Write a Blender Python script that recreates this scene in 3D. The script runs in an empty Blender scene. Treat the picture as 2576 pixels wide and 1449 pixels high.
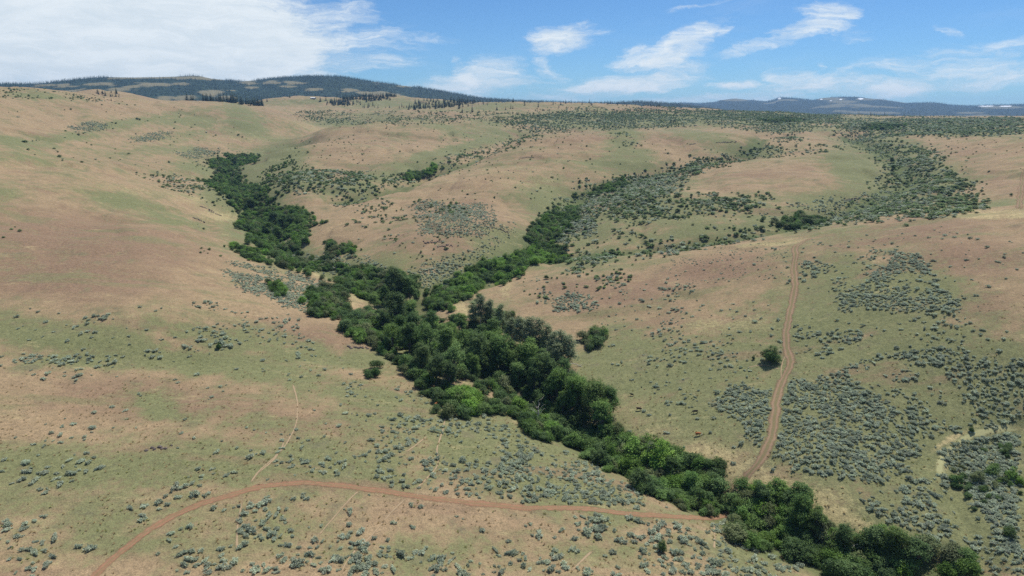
import bpy, bmesh, math, random
import numpy as np
from mathutils import Vector, Matrix

rng = np.random.default_rng(7)
random.seed(7)
S = bpy.context.scene
COL = S.collection

# ------------------------------------------------------------------ camera
CAMZ = 130.0
PITCH = math.radians(14.37)
FOC = 1716.0                       # focal length for a picture 2576 wide
cam_d = bpy.data.cameras.new("camera")
cam_d.lens = 36.0 * FOC / 2576.0
cam_d.clip_start = 1.0
cam_d.clip_end = 60000.0
cam = bpy.data.objects.new("camera", cam_d)
COL.objects.link(cam)
cam.location = (0, 0, CAMZ)
cam.rotation_euler = (math.radians(90) - PITCH, 0, 0)
S.camera = cam

# ------------------------------------------------------------------ world, sun, exposure
SUN_EL = math.radians(62)
SUN_AZ = math.radians(38)          # clockwise from +Y
SKY_STRENGTH = 0.12
SUN_STRENGTH = 5.0
HAZE = 5.2e-5
S.view_settings.view_transform = 'Standard'
S.view_settings.look = 'None'
S.view_settings.exposure = 0.10
S.view_settings.gamma = 1.0
S.view_settings.use_curve_mapping = False
S.render.engine = 'CYCLES'
S.cycles.max_bounces = 6
S.cycles.diffuse_bounces = 2
S.cycles.glossy_bounces = 1
S.cycles.transmission_bounces = 3
S.cycles.transparent_max_bounces = 6
S.cycles.volume_bounces = 0
S.cycles.use_denoising = False
S.cycles.caustics_reflective = False
S.cycles.caustics_refractive = False
S.cycles.sample_clamp_indirect = 3.0


def azel(px, py):
    dx = (px - 1288.0) / FOC
    v = (724.5 - py) / FOC
    dy = math.cos(PITCH) + v * math.sin(PITCH)
    dz = -math.sin(PITCH) + v * math.cos(PITCH)
    return math.atan2(dx, dy), math.atan2(dz, math.hypot(dx, dy))


W = bpy.data.worlds.new("World")
S.world = W
W.use_nodes = True
wt = W.node_tree
wt.nodes.clear()


def N(tree, typ, **kw):
    n = tree.nodes.new(typ)
    for k, v in kw.items():
        if k.startswith('i_'):
            n.inputs[k[2:].replace('_', ' ')].default_value = v
        else:
            setattr(n, k, v)
    return n


def M(tree, op, a, b=None, clamp=False):
    n = tree.nodes.new('ShaderNodeMath')
    n.operation = op
    n.use_clamp = clamp
    for i, v in enumerate((a, b)):
        if v is None:
            continue
        if isinstance(v, (int, float)):
            n.inputs[i].default_value = v
        else:
            tree.links.new(v, n.inputs[i])
    return n.outputs[0]


def MR(tree, val, f0, f1, t0=0.0, t1=1.0, smooth=True):
    n = tree.nodes.new('ShaderNodeMapRange')
    n.interpolation_type = 'SMOOTHSTEP' if smooth else 'LINEAR'
    n.clamp = True
    tree.links.new(val, n.inputs[0])
    for i, v in zip((1, 2, 3, 4), (f0, f1, t0, t1)):
        if isinstance(v, (int, float)):
            n.inputs[i].default_value = v
        else:
            tree.links.new(v, n.inputs[i])
    return n.outputs[0]


def MIX(tree, fac, a, b, blend='MIX'):
    n = tree.nodes.new('ShaderNodeMix')
    n.data_type = 'RGBA'
    n.blend_type = blend
    for sock, v in ((n.inputs[0], fac), (n.inputs[6], a), (n.inputs[7], b)):
        if isinstance(v, (int, float)):
            sock.default_value = v
        elif isinstance(v, (tuple, list)):
            sock.default_value = tuple(v) + ((1.0,) if len(v) == 3 else ())
        else:
            tree.links.new(v, sock)
    return n.outputs[2]


def build_world():
    t = wt
    L = t.links.new
    sky = N(t, 'ShaderNodeTexSky', sky_type='NISHITA', sun_disc=False)
    sky.sun_elevation = SUN_EL
    sky.sun_rotation = SUN_AZ
    sky.altitude = 1500.0
    sky.air_density = 1.0
    sky.dust_density = 0.1
    sky.ozone_density = 1.6
    tc = N(t, 'ShaderNodeTexCoord')
    sep = N(t, 'ShaderNodeSeparateXYZ')
    L(tc.outputs['Generated'], sep.inputs[0])
    az = M(t, 'ARCTAN2', sep.outputs[0], sep.outputs[1])
    el = M(t, 'ARCSINE', sep.outputs[2])
    comb = N(t, 'ShaderNodeCombineXYZ')
    L(az, comb.inputs[0])
    L(el, comb.inputs[1])
    uv = comb.outputs[0]
    # domain warp
    mp = N(t, 'ShaderNodeMapping')
    mp.inputs['Scale'].default_value = (7.0, 16.0, 1.0)
    mp.inputs['Rotation'].default_value = (0, 0, math.radians(-12))
    L(uv, mp.inputs[0])
    wn = N(t, 'ShaderNodeTexNoise', noise_dimensions='2D')
    wn.inputs['Scale'].default_value = 1.0
    wn.inputs['Detail'].default_value = 6.0
    wn.inputs['Roughness'].default_value = 0.6
    L(mp.outputs[0], wn.inputs['Vector'])
    off = N(t, 'ShaderNodeVectorMath', operation='SUBTRACT')
    L(wn.outputs['Color'], off.inputs[0])
    off.inputs[1].default_value = (0.5, 0.5, 0.5)
    offs = N(t, 'ShaderNodeVectorMath', operation='MULTIPLY')
    L(off.outputs[0], offs.inputs[0])
    offs.inputs[1].default_value = (0.13, 0.04, 0.0)
    add = N(t, 'ShaderNodeVectorMath', operation='ADD')
    L(uv, add.inputs[0])
    L(offs.outputs[0], add.inputs[1])
    wuv = add.outputs[0]
    # fine wisps
    mp2 = N(t, 'ShaderNodeMapping')
    mp2.inputs['Scale'].default_value = (10.0, 52.0, 1.0)
    mp2.inputs['Rotation'].default_value = (0, 0, math.radians(-9))
    L(wuv, mp2.inputs[0])
    fn = N(t, 'ShaderNodeTexNoise', noise_dimensions='2D')
    fn.inputs['Scale'].default_value = 1.0
    fn.inputs['Detail'].default_value = 9.0
    fn.inputs['Roughness'].default_value = 0.68
    L(mp2.outputs[0], fn.inputs['Vector'])
    # broad noise so the cloud deck carries on outside the view
    mp3 = N(t, 'ShaderNodeMapping')
    mp3.inputs['Scale'].default_value = (2.2, 6.0, 1.0)
    mp3.inputs['Location'].default_value = (3.1, 1.7, 0.0)
    L(wuv, mp3.inputs[0])
    bn = N(t, 'ShaderNodeTexNoise', noise_dimensions='2D')
    bn.inputs['Scale'].default_value = 1.0
    bn.inputs['Detail'].default_value = 3.0
    L(mp3.outputs[0], bn.inputs['Vector'])
    outside = MR(t, M(t, 'ABSOLUTE', az), 0.72, 0.95)
    above = MR(t, el, 0.17, 0.30)
    out_w = M(t, 'MAXIMUM', outside, above)
    acc = M(t, 'MULTIPLY', MR(t, bn.outputs['Fac'], 0.48, 0.68), M(t, 'MULTIPLY', out_w, 0.85))
    for (px, py, hx, hy, rot, s) in CLOUDS:
        a0, e0 = azel(px, py)
        m = N(t, 'ShaderNodeMapping', vector_type='TEXTURE')
        m.inputs['Location'].default_value = (a0, e0, 0)
        m.inputs['Rotation'].default_value = (0, 0, math.radians(rot))
        m.inputs['Scale'].default_value = (hx / FOC, hy / FOC, 1)
        L(wuv, m.inputs[0])
        ln = N(t, 'ShaderNodeVectorMath', operation='LENGTH')
        L(m.outputs[0], ln.inputs[0])
        f = MR(t, ln.outputs['Value'], 1.35, 0.35, 0.0, s)
        acc = M(t, 'MAXIMUM', acc, f)
    nz = M(t, 'MULTIPLY', M(t, 'SUBTRACT', fn.outputs['Fac'], 0.5), 2.3)
    dens = M(t, 'ADD', acc, M(t, 'MULTIPLY', nz, MR(t, acc, 0.0, 0.35)))
    cover = MR(t, dens, 0.06, 1.32, 0.0, 0.97)
    veil = MR(t, bn.outputs['Fac'], 0.35, 0.75, 0.0, 0.10)
    cover = M(t, 'MAXIMUM', cover, M(t, 'MULTIPLY', veil, MR(t, fn.outputs['Fac'], 0.4, 0.7)))
    cloud = MIX(t, MR(t, fn.outputs['Fac'], 0.3, 0.7), CLOUD_LO, CLOUD_HI)
    tint = MIX(t, 1.0, sky.outputs[0], SKY_TINT, 'MULTIPLY')
    colr = MIX(t, cover, tint, cloud)
    bg = N(t, 'ShaderNodeBackground')
    bg.inputs['Strength'].default_value = SKY_STRENGTH
    L(colr, bg.inputs['Color'])
    out = N(t, 'ShaderNodeOutputWorld')
    L(bg.outputs[0], out.inputs['Surface'])


# px, py, half width, half height (2576-wide picture), rotation, strength
CLOUDS = [
    (220, 95, 600, 140, 0, 1.9), (60, 40, 430, 160, 0, 1.9), (520, 120, 300, 85, 12, 1.6),
    (790, 18, 170, 30, 0, 0.62), (720, 98, 140, 52, 8, 1.0), (880, 172, 80, 16, 0, 0.3),
    (1390, 92, 115, 40, 10, 1.0), (1480, 92, 80, 12, 8, 0.42), (1150, 160, 26, 20, 20, 0.55),
    (1230, 178, 80, 34, 5, 0.85), (1370, 172, 60, 30, -20, 0.7), (1210, 215, 190, 30, 4, 0.95), (1320, 226, 90, 14, 4, 0.5),
    (1230, 245, 260, 16, 0, 0.6),
    (1690, 140, 110, 40, 22, 0.95), (1810, 78, 75, 28, 20, 0.7), (1870, 85, 40, 20, 20, 0.5), (1590, 150, 50, 28, 0, 0.6),
    (1570, 212, 190, 26, 6, 1.0), (1690, 185, 130, 22, 8, 0.8), (1480, 190, 60, 8, 0, 0.3),
    (2030, 82, 80, 26, 20, 0.85), (1920, 118, 100, 12, 12, 0.6), (2095, 32, 50, 24, 12, 0.85), (2125, 92, 36, 16, 0, 0.38),
    (1850, 208, 70, 17, 0, 0.75), (1985, 192, 55, 24, -15, 0.6), (2050, 176, 20, 14, 0, 0.4),
    (2060, 222, 240, 24, 4, 0.8), (1900, 243, 330, 14, 2, 0.8), (2330, 215, 300, 24, 6, 0.75),
    (2400, 150, 190, 38, 6, 0.62), (2290, 175, 120, 22, 0, 0.5), (2480, 180, 160, 36, 10, 0.6), (2150, 188, 60, 16, 0, 0.45),
    (2355, 80, 22, 20, 0, 0.3), (1090, 95, 90, 16, -10, 0.25), (1780, 10, 90, 8, 10, 0.35),
]
SKY_TINT = (0.38, 0.595, 0.82)
CLOUD_LO = (5.6, 6.3, 6.8)
CLOUD_HI = (6.7, 7.2, 7.5)
build_world()

sun_d = bpy.data.lights.new("sun", 'SUN')
sun_d.energy = SUN_STRENGTH
sun_d.angle = math.radians(0.5)
sun_d.color = (1.0, 0.95, 0.87)
sun = bpy.data.objects.new("sun", sun_d)
COL.objects.link(sun)
sdir = Vector((math.sin(SUN_AZ) * math.cos(SUN_EL), math.cos(SUN_AZ) * math.cos(SUN_EL), math.sin(SUN_EL)))
sun.rotation_euler = sdir.to_track_quat('Z', 'Y').to_euler()
sun.location = (0, 0, 900)


# ------------------------------------------------------------------ numpy helpers
def vnoise(x, y, seed=0):
    x = np.asarray(x, float); y = np.asarray(y, float)
    xi = np.floor(x).astype(np.int64); yi = np.floor(y).astype(np.int64)
    xf = x - xi; yf = y - yi
    u = xf * xf * xf * (xf * (xf * 6 - 15) + 10); v = yf * yf * yf * (yf * (yf * 6 - 15) + 10)

    def h(a, b):
        n = (a * 374761393 + b * 668265263 + seed * 1442695041) & 0xFFFFFFFF
        n = ((n ^ (n >> 13)) * 1274126177) & 0xFFFFFFFF
        n = n ^ (n >> 16)
        return (n & 0xFFFFFF) / float(0xFFFFFF)
    return (h(xi, yi) * (1 - u) + h(xi + 1, yi) * u) * (1 - v) + (h(xi, yi + 1) * (1 - u) + h(xi + 1, yi + 1) * u) * v


def fbm(x, y, oct=4, seed=0, gain=0.5):
    a = 1.0; s = 0.0; t = 0.0
    for i in range(oct):
        s = s + a * vnoise(x, y, seed + i * 17); t += a
        x = np.asarray(x) * 2.03 + 11.7; y = np.asarray(y) * 2.03 - 5.3; a *= gain
    return s / t


def sstep(a, b, x):
    t = np.clip((x - a) / (b - a), 0, 1)
    return t * t * (3 - 2 * t)


CP, SP = math.cos(PITCH), math.sin(PITCH)


def pix_dir(px, py):
    px = np.asarray(px, float); py = np.asarray(py, float)
    dx = (px - 1288.0) / FOC
    v = (724.5 - py) / FOC
    dy = CP + v * SP
    dz = -SP + v * CP
    return np.arctan2(dx, dy), dz / np.hypot(dx, dy)        # azimuth, tan(elevation)


def project(x, y, z):
    zz = z - CAMZ
    f = y * CP - zz * SP
    f = np.where(f < 1, 1, f)
    u = y * SP + zz * CP
    return 1288.0 + FOC * x / f, 724.5 - FOC * u / f


# ------------------------------------------------------------------ terrain control points
# (px, py, height relative to the camera) seen in the photograph
CZ = [
    (0,1449,-113),(650,1449,-115),(1288,1449,-118),(1800,1449,-122),(2150,1440,-126),(2576,1449,-120),
    (0,1250,-110),(650,1250,-112),(1288,1250,-117),(1650,1280,-121),
    (0,1080,-106),(500,1080,-108),(1000,1080,-113),(1300,1090,-118),
    (0,900,-99),(450,905,-105),(850,905,-111),(1080,950,-116),
    (0,780,-90),(400,780,-92),(750,800,-104),
    (0,600,-74),(300,600,-77),(520,620,-89),(650,680,-101),
    (0,450,-51),(250,450,-58),(470,480,-80),
    (0,350,-26.5),(250,350,-36),(450,385,-57),
    (690,470,-78),
    (1000,650,-100),(1150,620,-95),
    (1350,760,-111),(1600,760,-105),(1900,760,-95),(2300,760,-82),(2576,760,-76),
    (1550,900,-115),(1970,910,-104),(2300,950,-100),(2576,950,-95),
    (1700,1100,-119.5),(2000,1150,-115),(2350,1150,-114),(2576,1120,-110),
    (2100,1300,-121.5),(2576,1280,-117),
    (1400,690,-104),(1600,660,-97),(1800,625,-88),(2000,600,-78),(2300,555,-64),(2576,530,-55),
    # creek
    (1250,920,-120),(1400,1060,-122),(1600,1160,-123.5),(1850,1280,-124.5),(1050,800,-116),(960,740,-113),
    (850,680,-109),(750,640,-106),(690,590,-102),(640,520,-94),(580,450,-85),(568,415,-78),
    # right creek
    (1100,740,-113),(1230,680,-108),(1350,610,-101),(1400,540,-92.5),(1460,480,-82.5),(1600,440,-70.5),(1880,392,-53.5),(1980,345,-39.5),
    # side draw to the right
    (1500,640,-100.5),(1700,605,-91.5),(1950,570,-84),(2150,510,-73.5),(2290,450,-62.5),(2260,400,-50.5),(2130,340,-36.5),
    (1500,560,-91),(1500,520,-84),(1700,500,-74),
    (2450,470,-58),(2576,420,-46),
]
# (px, py, horizontal range)
CR = [
    (0,225,1400),(150,229,1500),(280,249,1700),(420,257,1850),(600,259,1950),(250,290,1350),(500,300,1500),(700,292,1600),
    (720,372,1150),(720,350,1500),(800,325,1350),(790,308,1800),(700,330,1500),(620,400,1230),
    (850,430,880),(1000,380,1020),(1000,302,1400),(1200,302,1450),(850,500,730),(1100,412,950),(1080,437,905),(1200,391,1085),(1320,340,1400),
    (1000,482,740),(1150,416,900),(1300,350,1050),(1250,560,560),(1100,550,580),(1300,450,740),(1450,420,830),(1600,380,930),(1600,330,1060),
    (1850,350,1000),(1750,335,1050),(1700,300,1650),(1500,300,1700),(1400,318,1500),(2000,330,1300),(1800,290,1900),
    (1800,470,700),(2000,450,740),(2000,400,850),(2100,430,790),
    (2400,380,900),(2576,340,1100),(2400,332,1200),(2300,311,1600),(2576,300,1900),(2100,302,1800),
    (2300,293,2300),(2576,292,2400),(2000,285,2300),(1717,270,2300),(1450,262,1950),(1288,257,2050),(1100,266,2050),(1000,281,1800),
    (992,241,2600),(850,262,2200),(717,241,2350),(600,262,2300),(260,224,2100),(860,247,2500),
]
# hidden ground: (px, py for the azimuth, range, height relative to the camera)
CH = [
    (735,345,1310,-69),(810,320,1600,-47),(1300,345,1220,-53),(1700,320,1320,-38),(320,240,1880,8),(160,240,1780,22),(560,258,2120,15),
    (1288,258,2600,5),(1717,270,2700,-5),(2300,290,2800,-12),(0,225,1900,20),(0,225,2300,0),(0,225,2750,-20),(150,225,2700,-18),(300,240,2650,-8),(450,250,2700,-8),(600,258,2750,-5),(760,258,2750,-5),(920,255,2800,20),(1100,260,2750,0),(1500,262,2750,-5),(2576,292,2800,-15),(2000,288,2800,-8),(150,229,2350,15),(420,257,2300,10),
]
pts = []
for px, py, z in CZ:
    a, p = pix_dir(px, py)
    pts.append((float(a), math.log(z / float(p)), float(p)))
for px, py, r in CR:
    a, p = pix_dir(px, py)
    pts.append((float(a), math.log(r), float(p)))
for px, py, r, z in CH:
    a, p = pix_dir(px, py)
    pts.append((float(a), math.log(r), z / r))
pts = np.array(pts)


def tps(d2):
    return 0.5 * d2 * np.log(d2 + 1e-12)


_n = len(pts)
_A = np.zeros((_n + 3, _n + 3))
_d2 = (pts[:, None, 0] - pts[None, :, 0]) ** 2 + (pts[:, None, 1] - pts[None, :, 1]) ** 2
_A[:_n, :_n] = tps(_d2) + np.eye(_n) * 2e-4
_A[:_n, _n] = 1; _A[:_n, _n + 1] = pts[:, 0]; _A[:_n, _n + 2] = pts[:, 1]
_A[_n:, :_n] = _A[:_n, _n:].T
# interpolate exp(-s)-like slope in a gentle space: use tan(elev) directly
_w = np.linalg.solve(_A, np.concatenate([pts[:, 2], [0, 0, 0]]))


def phi_rbf(a, l):
    a = np.asarray(a, float); l = np.asarray(l, float)
    sh = a.shape
    a = a.ravel(); l = l.ravel()
    out = np.empty_like(a)
    for i in range(0, a.size, 40000):
        aa = a[i:i + 40000, None]; ll = l[i:i + 40000, None]
        d2 = (aa - pts[None, :, 0]) ** 2 + (ll - pts[None, :, 1]) ** 2
        out[i:i + 40000] = tps(d2) @ _w[:_n] + _w[_n] + aa[:, 0] * _w[_n + 1] + ll[:, 0] * _w[_n + 2]
    return out.reshape(sh)


CREEKS = [  # pixel polylines of the watercourses, with half width and depth in metres
    ([(568,415),(580,450),(640,520),(690,590),(750,640),(850,680),(960,740),(1050,800),(1250,920),(1400,1060),(1600,1160),(1850,1280),(2150,1440),(2400,1560)], 13.0, 4.5),
    ([(1050,770),(1100,740),(1230,680),(1350,610),(1400,540),(1460,480),(1600,440),(1880,392),(1980,345)], 13.0, 4.0),
    ([(1400,640),(1500,640),(1700,605),(1950,570),(2150,510),(2290,450),(2260,400),(2130,340)], 13.0, 4.5),
    ([(850,500),(1000,462),(1080,437),(1200,391),(1320,340)], 20.0, 7.5),
    ([(2576,1068),(2450,1083),(2427,1099),(2384,1133),(2362,1156),(2362,1200),(2400,1290),(2500,1420)], 3.5, 1.6),
    ([(560,400),(568,415),(580,450),(640,520),(690,590),(735,628)], 30.0, 8.0),
    ([(1230,680),(1350,610),(1400,540),(1460,480),(1600,440),(1880,392)], 30.0, 5.0),
    ([(1700,605),(1950,570),(2150,510),(2290,450),(2260,400),(2130,340)], 32.0, 5.0),
    ([(1000,462),(1080,437),(1200,391),(1320,340)], 40.0, 5.0),
    ([(0,893),(200,898),(450,905),(700,906),(900,915)], 8.0, 1.0),
]
R0, R1, R2, R3 = 20.0, 128.0, 2700.0, 14000.0
AZF = 0.78


def zgen(r):
    return np.interp(r, [0, 130, 400, 1000, 2000, 3000, 5000, 14000], [-114, -113, -95, -50, -15, -20, -45, -80])


def base_height(a, r):
    """terrain height relative to the camera"""
    ac = np.clip(a, -AZF, AZF)
    rc = np.clip(r, R1, R2)
    z = phi_rbf(ac, np.log(rc)) * rc
    w = sstep(AZF, 1.7, np.abs(a))
    far = sstep(2450, 4200, r)
    z = z * (1 - w) + zgen(r) * w
    z = z * (1 - far) + (-45 - 35 * sstep(4200, 14000, r)) * far
    x = r * np.sin(a); y = r * np.cos(a)
    k = np.clip(r / 400.0, 0.4, 3.0)
    z = z + (fbm(x / 75, y / 75, 4, 3) - 0.5) * (2.2 + 4.5 * np.clip((r - 350) / 400, 0, 1)) + (fbm(x / 19, y / 19, 3, 9) - 0.5) * 0.9
    # rills running down the far slopes
    rid = 1 - np.abs(2 * fbm(x / 160 + 0.3 * fbm(x / 60, y / 60, 2, 5), y / 160, 3, 21) - 1)
    z = z - sstep(0.72, 1.0, rid) * 4.2 * np.clip((r - 280) / 450, 0, 1) * (1 - far)
    rid2 = 1 - np.abs(2 * fbm(x / 85 + 0.4 * fbm(x / 40, y / 40, 2, 15), y / 130, 3, 33) - 1)
    z = z - sstep(0.78, 1.0, rid2) * 2.2 * np.clip((r - 240) / 300, 0, 1) * (1 - far)
    return z


_az = np.concatenate([np.linspace(-math.pi, -AZF, 60, endpoint=False), np.linspace(-AZF, AZF, 760), np.linspace(AZF, math.pi, 61)[1:-1]])
_lr = np.concatenate([np.linspace(math.log(R0), math.log(R1), 14, endpoint=False), np.linspace(math.log(R1), math.log(R2), 620, endpoint=False),
                      np.linspace(math.log(R2), math.log(R3), 34)])
AA, LL = np.meshgrid(_az, _lr, indexing='ij')
RR = np.exp(LL)
ZZ = base_height(AA, RR)
XX = RR * np.sin(AA); YY = RR * np.cos(AA)


def grid_sample(G, a, l):
    i = np.clip(np.searchsorted(_az, a) - 1, 0, len(_az) - 2)
    j = np.clip(np.searchsorted(_lr, l) - 1, 0, len(_lr) - 2)
    fa = np.clip((a - _az[i]) / (_az[i + 1] - _az[i]), 0, 1)
    fl = np.clip((l - _lr[j]) / (_lr[j + 1] - _lr[j]), 0, 1)
    return (G[i, j] * (1 - fa) + G[i + 1, j] * fa) * (1 - fl) + (G[i, j + 1] * (1 - fa) + G[i + 1, j + 1] * fa) * fl


_jr = np.arange(len(_lr))


def hit(px, py, rmin=0.0):
    """where the line of sight through a pixel of the photograph meets the ground (world x, y, z)"""
    a, p = pix_dir(px, py)
    a = np.atleast_1d(a); p = np.atleast_1d(p)
    i = np.clip(np.searchsorted(_az, a) - 1, 0, len(_az) - 2)
    fa = ((a - _az[i]) / (_az[i + 1] - _az[i]))[:, None]
    zc = ZZ[i] * (1 - fa) + ZZ[i + 1] * fa
    ph = zc / np.exp(_lr)[None, :]
    ok = (ph >= p[:, None]) & (np.exp(_lr)[None, :] > max(rmin, R1))
    j = np.where(ok.any(1), ok.argmax(1), len(_lr) - 36)
    j = np.maximum(j, 1)
    k = np.arange(len(a))
    p0 = ph[k, j - 1]; p1 = ph[k, j]
    f = np.clip((p - p0) / np.where(np.abs(p1 - p0) < 1e-9, 1e-9, p1 - p0), 0, 1)
    l = _lr[j - 1] + f * (_lr[j] - _lr[j - 1])
    r = np.exp(l)
    z = zc[k, j - 1] * (1 - f) + zc[k, j] * f
    return np.stack([r * np.sin(a), r * np.cos(a), z + CAMZ], 1)


def ground(x, y):
    x = np.asarray(x, float); y = np.asarray(y, float)
    return grid_sample(ZZ, np.arctan2(x, y), np.log(np.maximum(np.hypot(x, y), R0))) + CAMZ


def resample(P, step):
    P = np.asarray(P, float)
    d = np.concatenate([[0], np.cumsum(np.linalg.norm(np.diff(P, axis=0), axis=1))])
    n = max(2, int(d[-1] / step) + 1)
    t = np.linspace(0, d[-1], n)
    return np.stack([np.interp(t, d, P[:, k]) for k in range(P.shape[1])], 1)


def smooth_line(P, it=3):
    P = np.asarray(P, float)
    for _ in range(it):
        Q = P.copy(); Q[1:-1] = 0.25 * P[:-2] + 0.5 * P[1:-1] + 0.25 * P[2:]; P = Q
    return P


def dist_poly(x, y, P):
    d = np.full(x.shape, 1e9)
    for (x0, y0), (x1, y1) in zip(P[:-1, :2], P[1:, :2]):
        dx, dy = x1 - x0, y1 - y0
        t = np.clip(((x - x0) * dx + (y - y0) * dy) / (dx * dx + dy * dy + 1e-9), 0, 1)
        d = np.minimum(d, np.hypot(x - x0 - t * dx, y - y0 - t * dy))
    return d


CREEK_W = []
_m = np.abs(_az) < AZF + 0.05
for P, hw, dep in CREEKS:
    P = np.array(P, float)
    Wp = hit(P[:, 0], np.minimum(P[:, 1], 1449))
    Wp = smooth_line(resample(Wp, 12.0), 4)
    CREEK_W.append(Wp)
for Wp, (P, hw, dep) in zip(CREEK_W, CREEKS):
    d = dist_poly(XX[_m], YY[_m], resample(Wp, 25.0))
    ZZ[_m] -= dep * np.exp(-(d / hw) ** 2)

# ------------------------------------------------------------------ object helpers
def link(name, mesh, mat=None, parent=None):
    o = bpy.data.objects.new(name, mesh)
    COL.objects.link(o)
    if mat is not None and not mesh.materials:
        mesh.materials.append(mat)
    if parent is not None:
        o.parent = parent
    return o


def tag(o, label=None, cat=None, group=None, kind=None):
    if label: o['label'] = label
    if cat: o['category'] = cat
    if group: o['group'] = group
    if kind: o['kind'] = kind
    return o


def mesh_np(name, V, F, smooth=True):
    """mesh from numpy vertices and equal-sized faces"""
    V = np.asarray(V, np.float32); F = np.asarray(F, np.int32)
    me = bpy.data.meshes.new(name)
    me.vertices.add(len(V)); me.vertices.foreach_set('co', V.ravel())
    k = F.shape[1]
    me.loops.add(F.size); me.loops.foreach_set('vertex_index', F.ravel())
    me.polygons.add(len(F))
    me.polygons.foreach_set('loop_start', np.arange(0, F.size, k, dtype=np.int32))
    me.polygons.foreach_set('use_smooth', np.full(len(F), smooth))
    me.update(calc_edges=True)
    return me


def fattr(me, name, vals):
    a = me.attributes.new(name, 'FLOAT', 'POINT')
    a.data.foreach_set('value', np.asarray(vals, np.float32).ravel())


def material(name):
    m = bpy.data.materials.new(name)
    m.use_nodes = True
    m.node_tree.nodes.clear()
    return m, m.node_tree


def noise_node(t, vec, scale, detail=4, rough=0.55, dim='3D'):
    n = N(t, 'ShaderNodeTexNoise', noise_dimensions=dim)
    n.inputs['Scale'].default_value = scale
    n.inputs['Detail'].default_value = detail
    n.inputs['Roughness'].default_value = rough
    t.links.new(vec, n.inputs['Vector'])
    return n.outputs['Fac']


def finish(t, colr, rough=0.9, bump=None, bump_strength=0.5, bump_dist=0.2, translucent=0.0, tcol=None):
    p = N(t, 'ShaderNodeBsdfPrincipled')
    if isinstance(colr, (tuple, list)):
        p.inputs['Base Color'].default_value = tuple(colr) + (1,)
    else:
        t.links.new(colr, p.inputs['Base Color'])
    p.inputs['Roughness'].default_value = rough
    p.inputs['Specular IOR Level'].default_value = 0.15
    sh = p.outputs[0]
    if bump is not None:
        b = N(t, 'ShaderNodeBump')
        b.inputs['Strength'].default_value = bump_strength
        b.inputs['Distance'].default_value = bump_dist
        t.links.new(bump, b.inputs['Height'])
        t.links.new(b.outputs[0], p.inputs['Normal'])
    if translucent > 0:
        tr = N(t, 'ShaderNodeBsdfTranslucent')
        t.links.new(tcol if tcol is not None else colr, tr.inputs['Color'])
        mx = N(t, 'ShaderNodeMixShader')
        mx.inputs[0].default_value = translucent
        t.links.new(sh, mx.inputs[1]); t.links.new(tr.outputs[0], mx.inputs[2])
        sh = mx.outputs[0]
    o = N(t, 'ShaderNodeOutputMaterial')
    t.links.new(sh, o.inputs['Surface'])


def attr(t, name):
    n = N(t, 'ShaderNodeAttribute', attribute_name=name)
    return n.outputs['Fac']


def wpos(t):
    return N(t, 'ShaderNodeNewGeometry').outputs['Position']


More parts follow.
